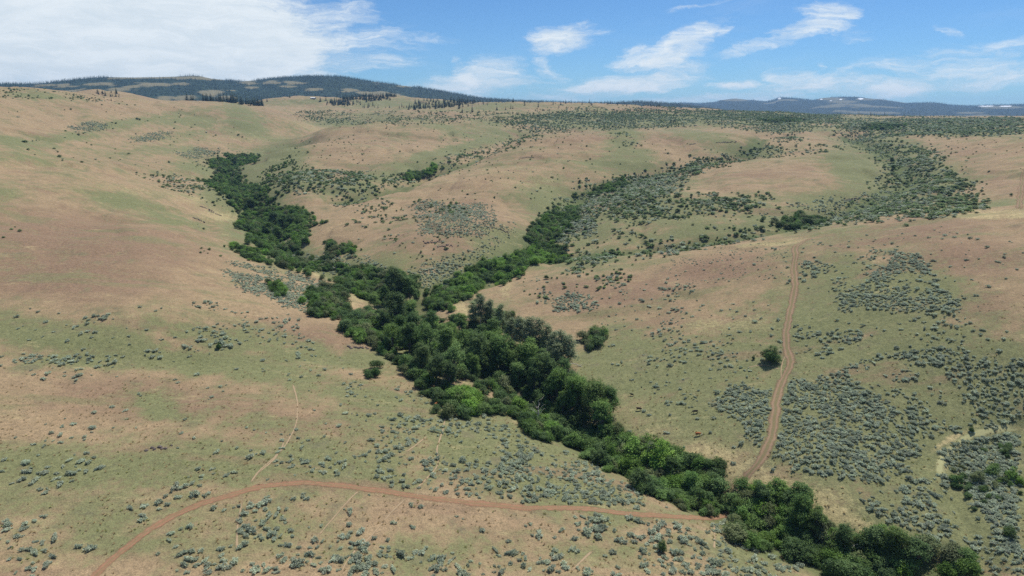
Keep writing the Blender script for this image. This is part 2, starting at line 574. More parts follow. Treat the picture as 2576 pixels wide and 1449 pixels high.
# ------------------------------------------------------------------ ground cover fields (what grows where), read off the photograph
# (px, py, half width, half height, rotation deg clockwise, weight)
GREEN = [
    (130,845,300,38,6,.75),(220,868,150,26,5,.5),(560,850,240,40,8,.45),(880,900,260,30,4,.5),(400,910,420,26,2,.65),(700,940,260,30,6,.4),
    (100,1180,420,50,0,.55),(560,1170,380,60,0,.45),(0,1260,260,70,0,.35),(900,1180,300,80,0,.5),(1200,1120,260,100,20,.65),(1400,1230,300,70,12,.6),
    (1000,1040,220,60,20,.55),(420,1020,90,26,8,.5),(330,1330,260,60,0,.3),(700,1330,220,80,0,.3),(1100,1400,400,60,0,.35),(1500,1380,300,50,0,.35),
    (1900,1400,150,60,20,.4),(130,1400,200,60,0,.2),(640,1060,100,20,0,.2),
    (1640,930,220,90,0,.75),(1750,1040,220,100,0,.6),(1850,900,160,100,0,.5),(1560,860,90,50,0,.4),
    (2200,860,280,110,0,.75),(2420,960,220,120,0,.7),(2300,1100,320,160,0,.75),(2500,1250,260,200,0,.75),(2150,720,160,70,0,.6),(2320,730,120,70,20,.7),
    (2060,790,120,60,0,.55),(2250,1340,240,100,20,.5),(1980,1060,130,120,0,.6),
    (50,360,90,16,8,.6),(160,345,160,14,-6,.45),(330,310,150,12,-10,.5),(430,290,110,10,-8,.45),(480,305,110,16,0,.5),(610,300,60,28,20,.75),
    (640,330,60,24,20,.5),(520,335,120,18,0,.35),(350,380,160,18,0,.35),(450,345,140,14,0,.3),
    (330,515,130,24,12,.6),(400,545,120,16,14,.5),(260,500,80,12,10,.4),(0,480,60,30,0,.35),
    (620,420,120,40,-20,.6),(700,410,70,60,-35,.8),(660,470,60,70,-50,.8),(760,400,50,30,0,.3),
    (560,480,60,50,30,.55),(640,560,90,70,30,.7),(720,640,120,40,20,.6),
    (860,310,90,14,0,.45),(1150,320,200,12,4,.35),(1230,335,130,16,0,.5),(1130,380,140,14,-14,.6),(1210,360,90,14,-14,.7),(1000,430,160,24,-14,.6),(880,470,90,24,-10,.6),
    (1260,310,120,14,0,.4),(1570,350,40,40,20,.75),(1580,395,60,24,0,.6),(1440,410,160,18,0,.3),(1560,420,110,20,0,.5),(1370,480,90,40,0,.5),
    (1420,540,110,70,40,.7),(1500,580,120,40,0,.5),(1250,640,180,30,-16,.5),(1330,600,110,40,0,.6),
    (1800,350,140,16,10,.45),(1880,380,90,20,0,.6),(2160,430,90,50,30,.7),(2230,480,90,40,-40,.7),(2200,390,110,30,20,.6),(2100,500,150,34,-14,.6),
    (1950,555,140,30,-10,.6),(2050,560,140,20,-10,.4),(1700,570,200,30,-6,.4),(1850,520,120,24,-10,.4),(1700,460,160,18,0,.35),(1640,490,130,20,0,.4),
    (2400,520,180,14,-6,.4),(1500,650,200,20,-6,.4),(2100,575,200,10,-10,.3),
    (1750,300,420,18,0,.7),(1500,310,220,16,0,.6),(2350,322,240,16,2,.8),(2260,400,110,60,30,.7),(2330,470,110,40,0,.7),(1700,515,220,22,0,.6),(1700,590,230,24,-6,.55),(780,450,100,26,0,.5),(2350,450,80,50,40,.6),(1600,540,160,30,-6,.6),(1430,560,70,70,30,.6),(60,400,200,20,6,.3),(520,440,120,40,30,.4),(1450,290,120,16,0,.6),(2200,305,360,10,0,.4),(1950,310,200,18,6,.5),(2350,325,220,14,4,.5),
    (1130,420,50,12,-10,.4),(1000,690,150,40,10,.5),(1150,700,120,30,-20,.6),
    (80,240,150,12,3,.3),(960,295,200,14,3,.35),(1000,262,200,16,0,.45),(1250,268,160,14,0,.4),(760,258,120,10,0,.4),
]
STRAW = [  # pale, straw-coloured dry grass
    (1750,1150,160,40,12,.7),(1950,1230,200,45,16,.9),(2120,1330,120,50,35,.9),(1650,1080,120,40,10,.4),(2050,1270,120,40,30,.7),
    (800,690,70,14,6,1.0),(910,750,30,18,0,1.1),(1160,770,26,30,0,.7),(840,700,60,10,6,.6),
    (2405,1105,70,8,-30,.8),(2370,1160,14,36,0,.7),(2500,1078,90,6,0,.7),(1930,615,100,8,-8,.8),(2440,540,110,10,0,.8),(2560,540,40,8,0,.8),(1280,725,20,24,-30,.6),
    (480,500,70,14,8,.5),(560,545,70,16,10,.6),(330,480,120,10,8,.4),(700,520,30,10,0,.3),(600,350,140,12,0,.35),(780,320,60,10,20,.4),
    (1020,470,160,10,-14,.35),(1330,460,140,16,0,.35),(1250,430,140,10,0,.3),(1500,470,60,14,0,.4),(1900,820,70,30,0,.35),(1800,820,90,20,0,.4),
    (1150,460,60,16,0,.25),(850,330,90,10,-8,.3),(1060,560,60,14,0,.3),(1180,410,50,10,-16,.3),
]
RED = [  # bare reddish or brownish ground
    (200,610,330,80,4,.75),(150,690,300,60,4,.8),(430,610,180,60,8,.45),(330,560,200,30,6,.35),(60,540,160,30,4,.5),
    (450,1010,380,50,4,.6),(700,1060,240,60,4,.5),(200,1020,260,50,0,.3),(850,1090,150,30,10,.5),(580,830,130,30,8,.45),(800,850,160,40,14,.6),(900,880,60,20,20,.7),
    (2250,590,260,40,-6,.75),(2420,650,200,60,0,.6),(2480,760,120,60,0,.5),(2150,640,80,30,0,.3),
    (1800,680,170,40,-6,.7),(1600,740,180,40,-6,.6),(1450,730,120,40,-10,.5),(1500,790,130,30,0,.4),(1900,680,90,40,0,.5),(1650,830,120,26,0,.3),
    (1150,600,200,60,-10,.5),(1080,560,130,40,-6,.4),(1200,500,150,40,-8,.3),(1020,610,110,50,0,.5),(1320,520,70,40,0,.3),(900,430,140,24,-6,.4),
    (1000,350,220,22,0,.3),(1450,350,160,20,-4,.4),(1700,350,110,18,6,.5),(1330,400,130,18,0,.4),(1900,440,180,18,-4,.4),(1900,470,120,12,0,.3),(1750,550,120,20,-6,.4),(1900,540,50,16,0,.5),
    (2420,390,160,30,3,.35),(2500,450,120,40,20,.35),(1980,320,50,6,0,.6),(2440,440,100,20,0,.3),(2100,455,120,8,0,.3),(2140,525,60,12,0,.4),
    (300,410,200,30,5,.25),(560,280,120,14,0,.3),(660,285,120,14,8,.35),(200,270,200,14,3,.25),(1120,290,140,8,2,.3),(1650,272,60,5,0,.7),(1810,278,120,4,0,.5),
    (2395,1090,26,16,30,1.0),(2540,1065,60,8,0,1.0),(1250,1330,160,30,4,.25),(1290,1360,150,30,0,.3),(460,1370,140,40,0,.25),(1320,1170,80,20,20,.3),
    (830,760,60,20,0,.2),(1100,1025,14,16,0,1.0),(1090,1000,16,14,0,.8),
]


def field(px, py, blobs):
    out = np.zeros_like(px)
    for (cx, cy, hx, hy, rot, w) in blobs:
        c, s = math.cos(math.radians(rot)), math.sin(math.radians(rot))
        dx = px - cx; dy = py - cy
        u = (dx * c + dy * s) / hx; v = (-dx * s + dy * c) / hy
        q = u * u + v * v
        m = q < 6
        out[m] = np.maximum(out[m], w * np.exp(-q[m] * 0.9))
    return out


# ------------------------------------------------------------------ ground sheet
PX, PY = project(XX, YY, ZZ + CAMZ)
_wx = (fbm(XX / 26, YY / 26, 4, 31) - 0.5) * 90
_wy = (fbm(XX / 26, YY / 26, 4, 41) - 0.5) * 40
_sc = np.clip(300.0 / RR, 0.12, 1.3)
QX = PX + _wx * _sc; QY = PY + _wy * _sc
g_green = field(QX, QY, GREEN); g_straw = field(QX, QY, STRAW); g_red = field(QX, QY, RED)
_out = np.abs(AA) > AZF - 0.02
_gen = fbm(XX / 120, YY / 120, 4, 77)
g_green = np.where(_out, sstep(.45, .62, _gen), g_green)
_creekd = np.full(XX.shape, 1e9)
for Wp, (P, hw, dep) in zip(CREEK_W, CREEKS):
    if dep > 2.0 and hw < 25:
        _creekd[_m] = np.minimum(_creekd[_m], dist_poly(XX[_m], YY[_m], resample(Wp, 25.0)))


def build_ground():
    na, nl = XX.shape
    V = np.stack([XX, YY, ZZ + CAMZ], -1).reshape(-1, 3)
    V = np.concatenate([V, [[0, 0, float(ZZ[:, 0].mean() + CAMZ)]]])
    i = np.arange(na)[:, None]; j = np.arange(nl - 1)[None, :]
    i2 = (i + 1) % na
    F = np.stack([i * nl + j, i * nl + j + 1, i2 * nl + j + 1, i2 * nl + j], -1).reshape(-1, 4)
    me = mesh_np('ground', V, F)
    # close the middle with a fan
    bm = bmesh.new(); bm.from_mesh(me); bm.verts.ensure_lookup_table()
    c = bm.verts[na * nl]
    for k in range(na):
        f = bm.faces.new((c, bm.verts[k * nl], bm.verts[((k + 1) % na) * nl])); f.smooth = True
    bm.normal_update(); bm.to_mesh(me); bm.free()
    for nm, g in (('green', g_green), ('straw', g_straw), ('red', g_red), ('moist', np.exp(-(_creekd / 16.0) ** 2))):
        fattr(me, nm, np.concatenate([g.ravel(), [0.3]]))
    return me


def ground_material():
    m, t = material('dry_rangeland')
    p = wpos(t)
    n_big = noise_node(t, p, 0.012, 5, 0.6)
    n_mid = noise_node(t, p, 0.09, 6, 0.65)
    n_small = noise_node(t, p, 0.55, 4, 0.7)
    n_fine = noise_node(t, p, 2.2, 3, 0.7)
    # stretched streaks lying along the slopes
    mp = N(t, 'ShaderNodeMapping'); mp.inputs['Scale'].default_value = (0.05, 0.16, 0.3); mp.inputs['Rotation'].default_value = (0, 0, 0.5)
    t.links.new(p, mp.inputs[0])
    n_str = noise_node(t, mp.outputs[0], 1.0, 5, 0.65)
    jit = M(t, 'ADD', M(t, 'MULTIPLY', M(t, 'SUBTRACT', n_mid, 0.5), 1.5), M(t, 'MULTIPLY', M(t, 'SUBTRACT', n_small, 0.5), 0.8))
    tan = MIX(t, n_str, C_TAN_A, C_TAN_B)
    red = MIX(t, n_mid, C_RED_A, C_RED_B)
    grn = MIX(t, n_mid, C_GRN_A, C_GRN_B)
    stw = MIX(t, n_small, C_STW_A, C_STW_B)
    c = MIX(t, MR(t, M(t, 'ADD', attr(t, 'red'), M(t, 'MULTIPLY', jit, .8)), 0.06, 0.62, 0.0, 0.95), tan, red)
    # thin general green wash plus the mapped green swards
    wash = M(t, 'MULTIPLY', M(t, 'SUBTRACT', n_big, 0.42), 0.9)
    gf = M(t, 'ADD', M(t, 'ADD', attr(t, 'green'), wash), M(t, 'MULTIPLY', jit, 0.8))
    c = MIX(t, MR(t, gf, 0.08, 0.52, 0.0, 0.95), c, grn)
    c = MIX(t, MR(t, M(t, 'ADD', attr(t, 'straw'), M(t, 'MULTIPLY', jit, .8)), 0.15, 0.8, 0.0, 0.9), c, stw)
    c = MIX(t, MR(t, M(t, 'ADD', attr(t, 'moist'), M(t, 'MULTIPLY', jit, .5)), 0.25, 0.9, 0.0, 0.8), c, C_MOIST)
    # streaks of greener and paler grass lying along the slopes
    mq = N(t, 'ShaderNodeMapping'); mq.inputs['Scale'].default_value = (0.011, 0.045, 0.06); mq.inputs['Rotation'].default_value = (0, 0, -0.35)
    t.links.new(p, mq.inputs[0])
    n_s2 = noise_node(t, mq.outputs[0], 1.0, 7, 0.68)
    c = MIX(t, MR(t, n_s2, 0.52, 0.64, 0.0, 0.55), c, grn)
    c = MIX(t, MR(t, n_str, 0.58, 0.74, 0.0, 0.5), c, stw)
    c = MIX(t, MR(t, n_s2, 0.45, 0.34, 0.0, 0.6), c, red)
    # tufts: fine light and dark grass
    tuft = M(t, 'ADD', M(t, 'MULTIPLY', n_small, 0.5), M(t, 'MULTIPLY', n_fine, 0.5))
    c = MIX(t, 1.0, c, MIX(t, MR(t, tuft, 0.32, 0.68, 0, 1), (0.64, 0.66, 0.64), (1.36, 1.33, 1.27)), 'MULTIPLY')
    c = MIX(t, MR(t, n_mid, 0.57, 0.72, 0.0, 0.45), c, C_DARK)
    h = M(t, 'ADD', n_small, M(t, 'MULTIPLY', n_fine, 0.5))
    finish(t, c, 0.95, h, 0.8, 0.35)
    return m


C_TAN_A, C_TAN_B = (0.235, 0.168, 0.100), (0.325, 0.243, 0.150)
C_RED_A, C_RED_B = (0.166, 0.112, 0.076), (0.256, 0.172, 0.114)
C_GRN_A, C_GRN_B = (0.118, 0.138, 0.062), (0.188, 0.190, 0.094)
C_STW_A, C_STW_B = (0.30, 0.245, 0.130), (0.42, 0.35, 0.19)
C_MOIST = (0.085, 0.115, 0.045)
C_DARK = (0.13, 0.108, 0.078)
ground_o = tag(link('ground', build_ground(), ground_material()), 'dry rolling rangeland ground of tan and green grass', kind='structure')

# ------------------------------------------------------------------ mountains
def ridge_mesh(name, sky_pts, r_base, r_crest, r_back, z_base, na, nr, seed, rough):
    sp = np.array(sky_pts, float)
    a_s, p_s = pix_dir(sp[:, 0], sp[:, 1])
    az = np.linspace(a_s[0], a_s[-1], na)
    crest = np.interp(az, a_s, p_s)
    t = np.concatenate([np.linspace(0, 1, nr), np.linspace(1, 2, nr // 3)[1:]])
    A, T = np.meshgrid(az, t, indexing='ij')
    rc = r_crest + (fbm(az * 9, az * 0 + 3, 4, seed) - 0.5) * 0.30 * (r_crest - r_base)
    rc2 = rc[:, None]
    R = np.where(T <= 1, r_base + T * (rc2 - r_base), rc2 + (T - 1) * (r_back - rc2))
    zc = (crest * rc)[:, None]
    prof = np.where(T <= 1, 0.35 * T + 0.65 * T * T * (3 - 2 * T), 1 - sstep(1, 2, T) * 1.0)
    Z = z_base + (zc - z_base) * prof
    X = R * np.sin(A); Y = R * np.cos(A)
    k = np.sin(np.clip(T, 0, 2) * math.pi / 1.0) ** 2
    spur = fbm(A * 26 + 0.6 * T, T * 1.6, 4, seed + 5) - 0.5
    Z = Z + spur * rough * np.clip(zc - z_base, 0, None) * np.where(T < 1, k, 0.0)
    V = np.stack([X, Y, Z + CAMZ], -1).reshape(-1, 3)
    n2 = len(t)
    i = np.arange(na - 1)[:, None]; j = np.arange(n2 - 1)[None, :]
    F = np.stack([i * n2 + j, i * n2 + j + 1, (i + 1) * n2 + j + 1, (i + 1) * n2 + j], -1).reshape(-1, 4)
    return mesh_np(name, V, F), X, Y, Z + CAMZ, T


LEFT_SKY = [(-420,262),(-300,240),(-120,222),(0,212),(100,211),(167,203),(213,198),(270,194),(333,195),(400,194),(433,193),(483,191),(500,191),(533,198),
            (600,205),(650,202),(683,197),(733,194),(800,192),(858,193),(907,201),(940,206),(1000,214),(1058,221),(1125,232),(1170,241),
            (1210,247),(1260,251),(1300,254),(1360,256),(1450,259),(1530,260),(1600,256),(1640,258),(1700,262),(1800,275),(1900,290)]
RIGHT_SKY = [(1560,275),(1640,264),(1717,258),(1760,260),(1800,257),(1812,252),(1848,247.5),(1900,253),(1930,255),(1950,250),(1962,245),(1990,246),(2025,250),
             (2045,252),(2065,247),(2090,244.5),(2150,244),(2180,247),(2217,250),(2280,259),(2350,258),(2400,265),(2450,266),(2500,264),(2576,263),(2700,262),(2850,268),(3000,285)]
CLEAR = [(627,208,30,5),(688,207,20,6),(740,208,26,5),(630,220,20,4),(727,218,20,4),(530,235,34,8),(385,213,44,6),(450,211,26,4),(250,213,40,5),(455,245,30,8),
         (410,247,22,8),(872,227,18,5),(1010,217,22,4),(965,206,20,5),(400,195,140,4.5),(520,199,40,4),(560,247,30,5),(330,218,30,4),(790,226,22,4),(300,225,40,4),(150,216,60,4)]


def mountain_material(name, forest, meadow, pale, snow=False, snow_spots=False):
    m, t = material(name)
    p = wpos(t)
    n1 = noise_node(t, p, 0.004, 6, 0.65)
    n2 = noise_node(t, p, 0.03, 5, 0.7)
    gr = MIX(t, n2, meadow, pale)
    fo = MIX(t, MR(t, n2, .35, .65), forest, tuple(v * 1.7 for v in forest))
    c = MIX(t, MR(t, M(t, 'ADD', attr(t, 'open'), M(t, 'MULTIPLY', M(t, 'SUBTRACT', n2, 0.5), 0.7)), 0.35, 0.65), fo, gr)
    if snow_spots:
        c = MIX(t, MR(t, attr(t, 'snow'), 0.4, 0.6), c, (0.8, 0.82, 0.85))
    finish(t, c, 0.95, n2, 0.6, 6.0)
    return m


me, MX, MY, MZ, MT = ridge_mesh('forested_mountain', LEFT_SKY, 2750, 5200, 7200, -45, 420, 110, 11, 0.16)
mpx, mpy = project(MX, MY, MZ)
m_open = np.zeros_like(mpx)
_cx = mpx + (fbm(MX / 130, MY / 130, 4, 15) - .5) * 50; _cy = mpy + (fbm(MX / 130, MY / 130, 4, 25) - .5) * 9
for (cx, cy, hx, hy) in CLEAR:
    q = ((_cx - cx) / hx) ** 2 + ((_cy - cy) / hy) ** 2
    m_open = np.maximum(m_open, np.exp(-q * 0.8))
m_open = np.maximum(m_open, 0.9 * sstep(0.58, 0.68, fbm(MX / 330, MY / 330, 4, 51)) * (MT < 0.6))
fattr(me, 'open', m_open)
tag(link('forested_mountain', me, mountain_material('mountain_forest_floor', (0.016, 0.030, 0.020), (0.12, 0.12, 0.06), (0.22, 0.18, 0.105))),
    'long dark forested mountain with small tan clearings', kind='structure')

me2, RX, RY, RZ, RT = ridge_mesh('mountain_range', RIGHT_SKY, 6200, 10500, 13200, -75, 420, 60, 23, 0.22)
rpx, rpy = project(RX, RY, RZ)
r_open = 0.8 * sstep(0.60, 0.75, fbm(RX / 700, RY / 700, 4, 61)) * (RT > 0.3)
for (cx, cy, hx, hy) in [(1850, 251, 40, 4), (2090, 249, 40, 4), (2180, 250, 30, 3), (2120, 256, 40, 4), (2230, 284, 30, 3), (2520, 270, 60, 4), (2440, 284, 40, 2.5)]:
    r_open = np.maximum(r_open, np.exp(-(((rpx - cx) / hx) ** 2 + ((rpy - cy) / hy) ** 2) * 0.8))
snow = np.zeros_like(rpx)
for (cx, cy, hx, hy) in [(1961, 247.5, 5, 3), (2165, 248.5, 9, 2.2), (2115, 250, 5, 1.4), (2090, 253, 3, 1.2), (2066, 249.5, 4, 1.5), (2480, 267, 26, 1.5), (2530, 267, 20, 1.5)]:
    snow = np.maximum(snow, np.exp(-(((rpx - cx) / hx) ** 2 + ((rpy - cy) / hy) ** 2)))
fattr(me2, 'open', r_open); fattr(me2, 'snow', snow * (RT <= 1.0) * (0.5 + fbm(RX / 60, RY / 60, 2, 5)))
tag(link('mountain_range', me2, mountain_material('range_forest', (0.020, 0.030, 0.024), (0.10, 0.11, 0.07), (0.17, 0.15, 0.10), snow_spots=True)),
    'far blue mountain range with snow patches along the crest', kind='structure')

# ------------------------------------------------------------------ haze
zlow = float(ZZ.min() + CAMZ)
zlow = min(zlow, float(MZ.min()), float(RZ.min())) - 1.0
ztop = max(float(MZ.max()), float(RZ.max())) + 40.0
bm = bmesh.new()
bmesh.ops.create_cube(bm, size=1.0)
hz = 14600.0
for v in bm.verts:
    v.co = Vector((v.co.x * 2 * hz, v.co.y * 2 * hz, zlow if v.co.z < 0 else ztop))
hme = bpy.data.meshes.new('haze'); bm.to_mesh(hme); bm.free()
hm, ht = material('summer_haze')
pv = N(ht, 'ShaderNodeVolumePrincipled')
pv.inputs['Color'].default_value = (0.36, 0.63, 1.0, 1)
pv.inputs['Density'].default_value = HAZE
pv.inputs['Anisotropy'].default_value = 0.2
ho = N(ht, 'ShaderNodeOutputMaterial')
ht.links.new(pv.outputs[0], ho.inputs['Volume'])
tag(link('haze', hme, hm), 'thin blue summer haze over the whole landscape', kind='stuff')

# ------------------------------------------------------------------ plant meshes
def unit(v):
    return v / np.maximum(np.linalg.norm(v, axis=-1, keepdims=True), 1e-9)


def leaf_cloud(lobes, n_clumps, per, clump_r, leaf, seed, aspect=0.6, up=0.35, shell=(0.72, 1.04), low=-0.45, squash=0.75, along=0.0):
    """diamond-shaped leaf sprays gathered in clumps on the outside of a set of lobes
    lobes: (x, y, z, rx, ry, rz)"""
    g = np.random.default_rng(seed)
    lb = np.array(lobes, float)
    wgt = (lb[:, 3] * lb[:, 4] + lb[:, 3] * lb[:, 5] + lb[:, 4] * lb[:, 5]); wgt /= wgt.sum()
    k = g.choice(len(lb), n_clumps, p=wgt)
    d = unit(g.normal(size=(n_clumps, 3)))
    d[:, 2] = np.where(d[:, 2] < low, -d[:, 2], d[:, 2])
    rad = g.uniform(shell[0], shell[1], n_clumps) * (1 - 0.35 * (g.random(n_clumps) < 0.18))
    C = lb[k, :3] + d * lb[k, 3:] * rad[:, None]
    out = unit(d / lb[k, 3:])
    tone = np.clip(g.random(n_clumps) * 0.6 + g.random(len(lb))[k] * 0.5 - 0.05, 0, 1)
    kk = np.repeat(np.arange(n_clumps), per)
    n = len(kk)
    off = g.normal(size=(n, 3)) * clump_r * 0.55
    off[:, 2] *= squash
    Pc = C[kk] + off
    nor = unit(out[kk] * 0.6 + g.normal(size=(n, 3)) * 0.45 + np.array([0, 0, up + 0.35]))
    t1 = unit(np.cross(nor, g.normal(size=(n, 3))))
    if along > 0:
        t1 = unit(t1 * (1 - along) + (out[kk] * 0.6 + np.array([0, 0, 0.8]) + g.normal(size=(n, 3)) * 0.35) * along)
    t2 = unit(np.cross(nor, t1))
    sz = leaf * g.uniform(0.6, 1.35, n)[:, None]
    V = np.stack([Pc - t1 * sz * 0.5, Pc + t2 * sz * aspect * 0.5, Pc + t1 * sz * 0.5, Pc - t2 * sz * aspect * 0.5], 1).reshape(-1, 3)
    F = np.arange(n * 4).reshape(-1, 4)
    return V, F, np.repeat(tone[kk], 4)


def tubes(chains, sides=6):
    """chains: list of [(x,y,z,r), ...] -> tapered tubes"""
    Vs, Fs, b = [], [], 0
    for ch in chains:
        P = np.array(ch, float)
        n = len(P)
        for i in range(n):
            a = P[min(i + 1, n - 1), :3] - P[max(i - 1, 0), :3]
            a = unit(a[None])[0]
            u = np.cross(a, [0.3, 0.9, 0.2] if abs(a[2]) > 0.8 else [0, 0, 1.0]); u = unit(u[None])[0]
            w = np.cross(a, u)
            for s in range(sides):
                th = 2 * math.pi * s / sides
                Vs.append(P[i, :3] + P[i, 3] * (math.cos(th) * u + math.sin(th) * w))
        for i in range(n - 1):
            for s in range(sides):
                s2 = (s + 1) % sides
                Fs.append((b + i * sides + s, b + i * sides + s2, b + (i + 1) * sides + s2, b + (i + 1) * sides + s))
        b += n * sides
    return np.array(Vs), np.array(Fs)


def limb(g, p0, p1, r0, r1, n=5, wob=0.12):
    p0 = np.array(p0, float); p1 = np.array(p1, float)
    L = np.linalg.norm(p1 - p0)
    out = []
    for i in range(n):
        t = i / (n - 1)
        q = p0 + (p1 - p0) * t + (g.normal(size=3) * wob * L * 0.5 * (0 < i < n - 1)) + np.array([0, 0, 0.12 * L * math.sin(t * math.pi)])
        out.append((*q, r0 + (r1 - r0) * t))
    return out


def foliage_material(name, dark, light, trans=0.34, rough=0.6, vary=0.25):
    m, t = material(name)
    rnd = N(t, 'ShaderNodeObjectInfo').outputs['Random']
    tone = attr(t, 'tone')
    c = MIX(t, tone, dark, light)
    hsv = N(t, 'ShaderNodeHueSaturation')
    t.links.new(MR(t, rnd, 0, 1, 0.494, 0.508, False), hsv.inputs['Hue'])
    t.links.new(MR(t, M(t, 'FRACT', M(t, 'MULTIPLY', rnd, 7.31)), 0, 1, 1 - vary * 0.25, 1 + vary * 0.4, False), hsv.inputs['Saturation'])
    t.links.new(MR(t, M(t, 'FRACT', M(t, 'MULTIPLY', rnd, 13.7)), 0, 1, 1 - vary, 1 + vary, False), hsv.inputs['Value'])
    t.links.new(c, hsv.inputs['Color'])
    finish(t, hsv.outputs[0], rough, translucent=trans)
    return m


def bark_material(name, a, b, scale=3.0):
    m, t = material(name)
    co = N(t, 'ShaderNodeTexCoord').outputs['Object']
    n = noise_node(t, co, scale, 5, 0.7)
    finish(t, MIX(t, n, a, b), 0.9, n, 0.6, 0.05)
    return m


MAT = {}
MAT['cottonwood'] = foliage_material('cottonwood_leaves', (0.06, 0.12, 0.036), (0.205, 0.31, 0.09))
MAT['dark'] = foliage_material('dark_cottonwood_leaves', (0.042, 0.088, 0.03), (0.145, 0.225, 0.07))
MAT['aspen'] = foliage_material('aspen_leaves', (0.150, 0.195, 0.100), (0.330, 0.385, 0.210))
MAT['willow'] = foliage_material('willow_leaves', (0.08, 0.155, 0.036), (0.2, 0.315, 0.08), vary=0.35)
MAT['bright'] = foliage_material('bright_willow_leaves', (0.14, 0.27, 0.045), (0.24, 0.4, 0.075), vary=0.12)
MAT['olive'] = foliage_material('olive_willow_leaves', (0.1, 0.135, 0.055), (0.21, 0.245, 0.11), vary=0.25)
MAT['sage'] = foliage_material('sagebrush_leaves', (0.325, 0.372, 0.265), (0.580, 0.635, 0.475), trans=0.3, rough=0.8, vary=0.22)
MAT['bitter'] = foliage_material('bitterbrush_leaves', (0.112, 0.172, 0.068), (0.245, 0.325, 0.14), trans=0.3, vary=0.3)
MAT['conifer'] = foliage_material('conifer_needles', (0.024, 0.05, 0.03), (0.054, 0.092, 0.056), trans=0.05, vary=0.25)
MAT['bark'] = bark_material('grey_bark', (0.09, 0.075, 0.06), (0.20, 0.175, 0.15))
MAT['pale_bark'] = bark_material('pale_bark', (0.30, 0.28, 0.24), (0.55, 0.53, 0.48), 2.0)
MAT['dead'] = bark_material('bleached_dead_wood', (0.34, 0.31, 0.27), (0.58, 0.55, 0.50), 4.0)
MAT['twig'] = bark_material('brown_twigs', (0.07, 0.055, 0.04), (0.15, 0.12, 0.09), 6.0)


def leaf_mesh(name, mat, *a, **k):
    V, F, tone = leaf_cloud(*a, **k)
    me = mesh_np(name, V, F, smooth=False)
    fattr(me, 'tone', tone)
    me.materials.append(mat)
    return me


def cottonwood_meshes(seed, mat, h=16.0, w=7.0, n=900, per=9, bark='bark', leaf=0.60):
    g = np.random.default_rng(seed)
    lobes, chains = [], []
    fork = (g.normal() * 0.4, g.normal() * 0.4, h * 0.28)
    chains.append(limb(g, (0, 0, -1.0), fork, 0.48, 0.36, 5, 0.04))
    nl = g.integers(10, 15)
    for i in range(nl):
        th = i * 2.4 + g.normal() * 0.35
        t = g.uniform(0.25, 1.0)
        rr = w * g.uniform(0.25, 0.82) * (1.05 - 0.5 * t)
        zz = h * (0.36 + 0.50 * t) + g.normal() * 0.9
        e = (math.cos(th) * rr, math.sin(th) * rr, zz)
        r = w * g.uniform(0.20, 0.42)
        lobes.append((*e, r * g.uniform(.8, 1.25), r * g.uniform(0.8, 1.25), r * g.uniform(0.7, 1.15)))
        chains.append(limb(g, fork, (e[0], e[1], e[2] + r * 0.3), 0.22, 0.04, 5, 0.10))
    lobes.append((g.normal() * w * .12, g.normal() * w * .12, h * 0.84, w * .26, w * .30, h * 0.15))
    for i in range(3):
        th = i * 2.1 + g.random()
        lobes.append((math.cos(th) * w * .55, math.sin(th) * w * .55, h * g.uniform(.32, .42), w * .26, w * .26, h * .10))
    crown = leaf_mesh('cottonwood_crown', mat, lobes, n, per, 0.85, leaf, seed + 1, shell=(0.42, 1.28), aspect=0.5)
    V, F = tubes(chains)
    tr = mesh_np('cottonwood_trunk', V, F); tr.materials.append(MAT[bark])
    return tr, crown


def aspen_meshes(seed):
    g = np.random.default_rng(seed)
    h = 16.0
    lobes, chains = [], []
    chains.append([(0, 0, -1, .26)] + [(g.normal() * .15, g.normal() * .15, h * t, .24 * (1 - t) + .04) for t in (.15, .35, .55, .75, .93)])
    for i in range(9):
        t = i / 8
        th = i * 2.4
        rr = 1.7 * (1 - t * 0.6)
        lobes.append((math.cos(th) * rr, math.sin(th) * rr, h * (0.30 + 0.60 * t), 2.0 * (1.0 - 0.25 * t), 2.0 * (1.0 - 0.25 * t), 1.9))
        chains.append(limb(g, (0, 0, h * (0.22 + 0.6 * t)), (math.cos(th) * rr * 1.4, math.sin(th) * rr * 1.4, h * (0.33 + 0.6 * t)), .08, .02, 4, .08))
    crown = leaf_mesh('aspen_crown', MAT['aspen'], lobes, 480, 8, 0.75, 0.48, seed + 1, shell=(0.5, 1.15))
    V, F = tubes(chains, 5)
    tr = mesh_np('aspen_trunk', V, F); tr.materials.append(MAT['pale_bark'])
    return tr, crown


def shrub_meshes(name, seed, mat, r=2.6, h=3.6, n=260, per=9, leaf=0.34, nl=7, stems=7, clump=0.5):
    g = np.random.default_rng(seed)
    lobes, chains = [], []
    for i in range(nl):
        th = i * 2.4 + g.normal() * .3
        q = r * 0.62 * math.sqrt((i + .3) / nl)
        rad = r * g.uniform(.38, .56)
        z = h * (0.62 - 0.30 * (q / r)) + g.normal() * .12 * h
        e = (math.cos(th) * q, math.sin(th) * q, max(z, rad * .5))
        lobes.append((*e, rad, rad, min(rad, h * .42) * g.uniform(.85, 1.15)))
    for i in range(stems):
        e = lobes[i % nl]
        chains.append(limb(g, (g.normal() * .15 * r, g.normal() * .15 * r, -.4), (e[0], e[1], e[2]), .06, .02, 4, .1))
    fo = leaf_mesh(name + '_foliage', mat, lobes, n, per, clump, leaf, seed + 1, low=-0.75)
    V, F = tubes(chains, 4)
    st = mesh_np(name + '_stems', V, F); st.materials.append(MAT['twig'])
    return st, fo


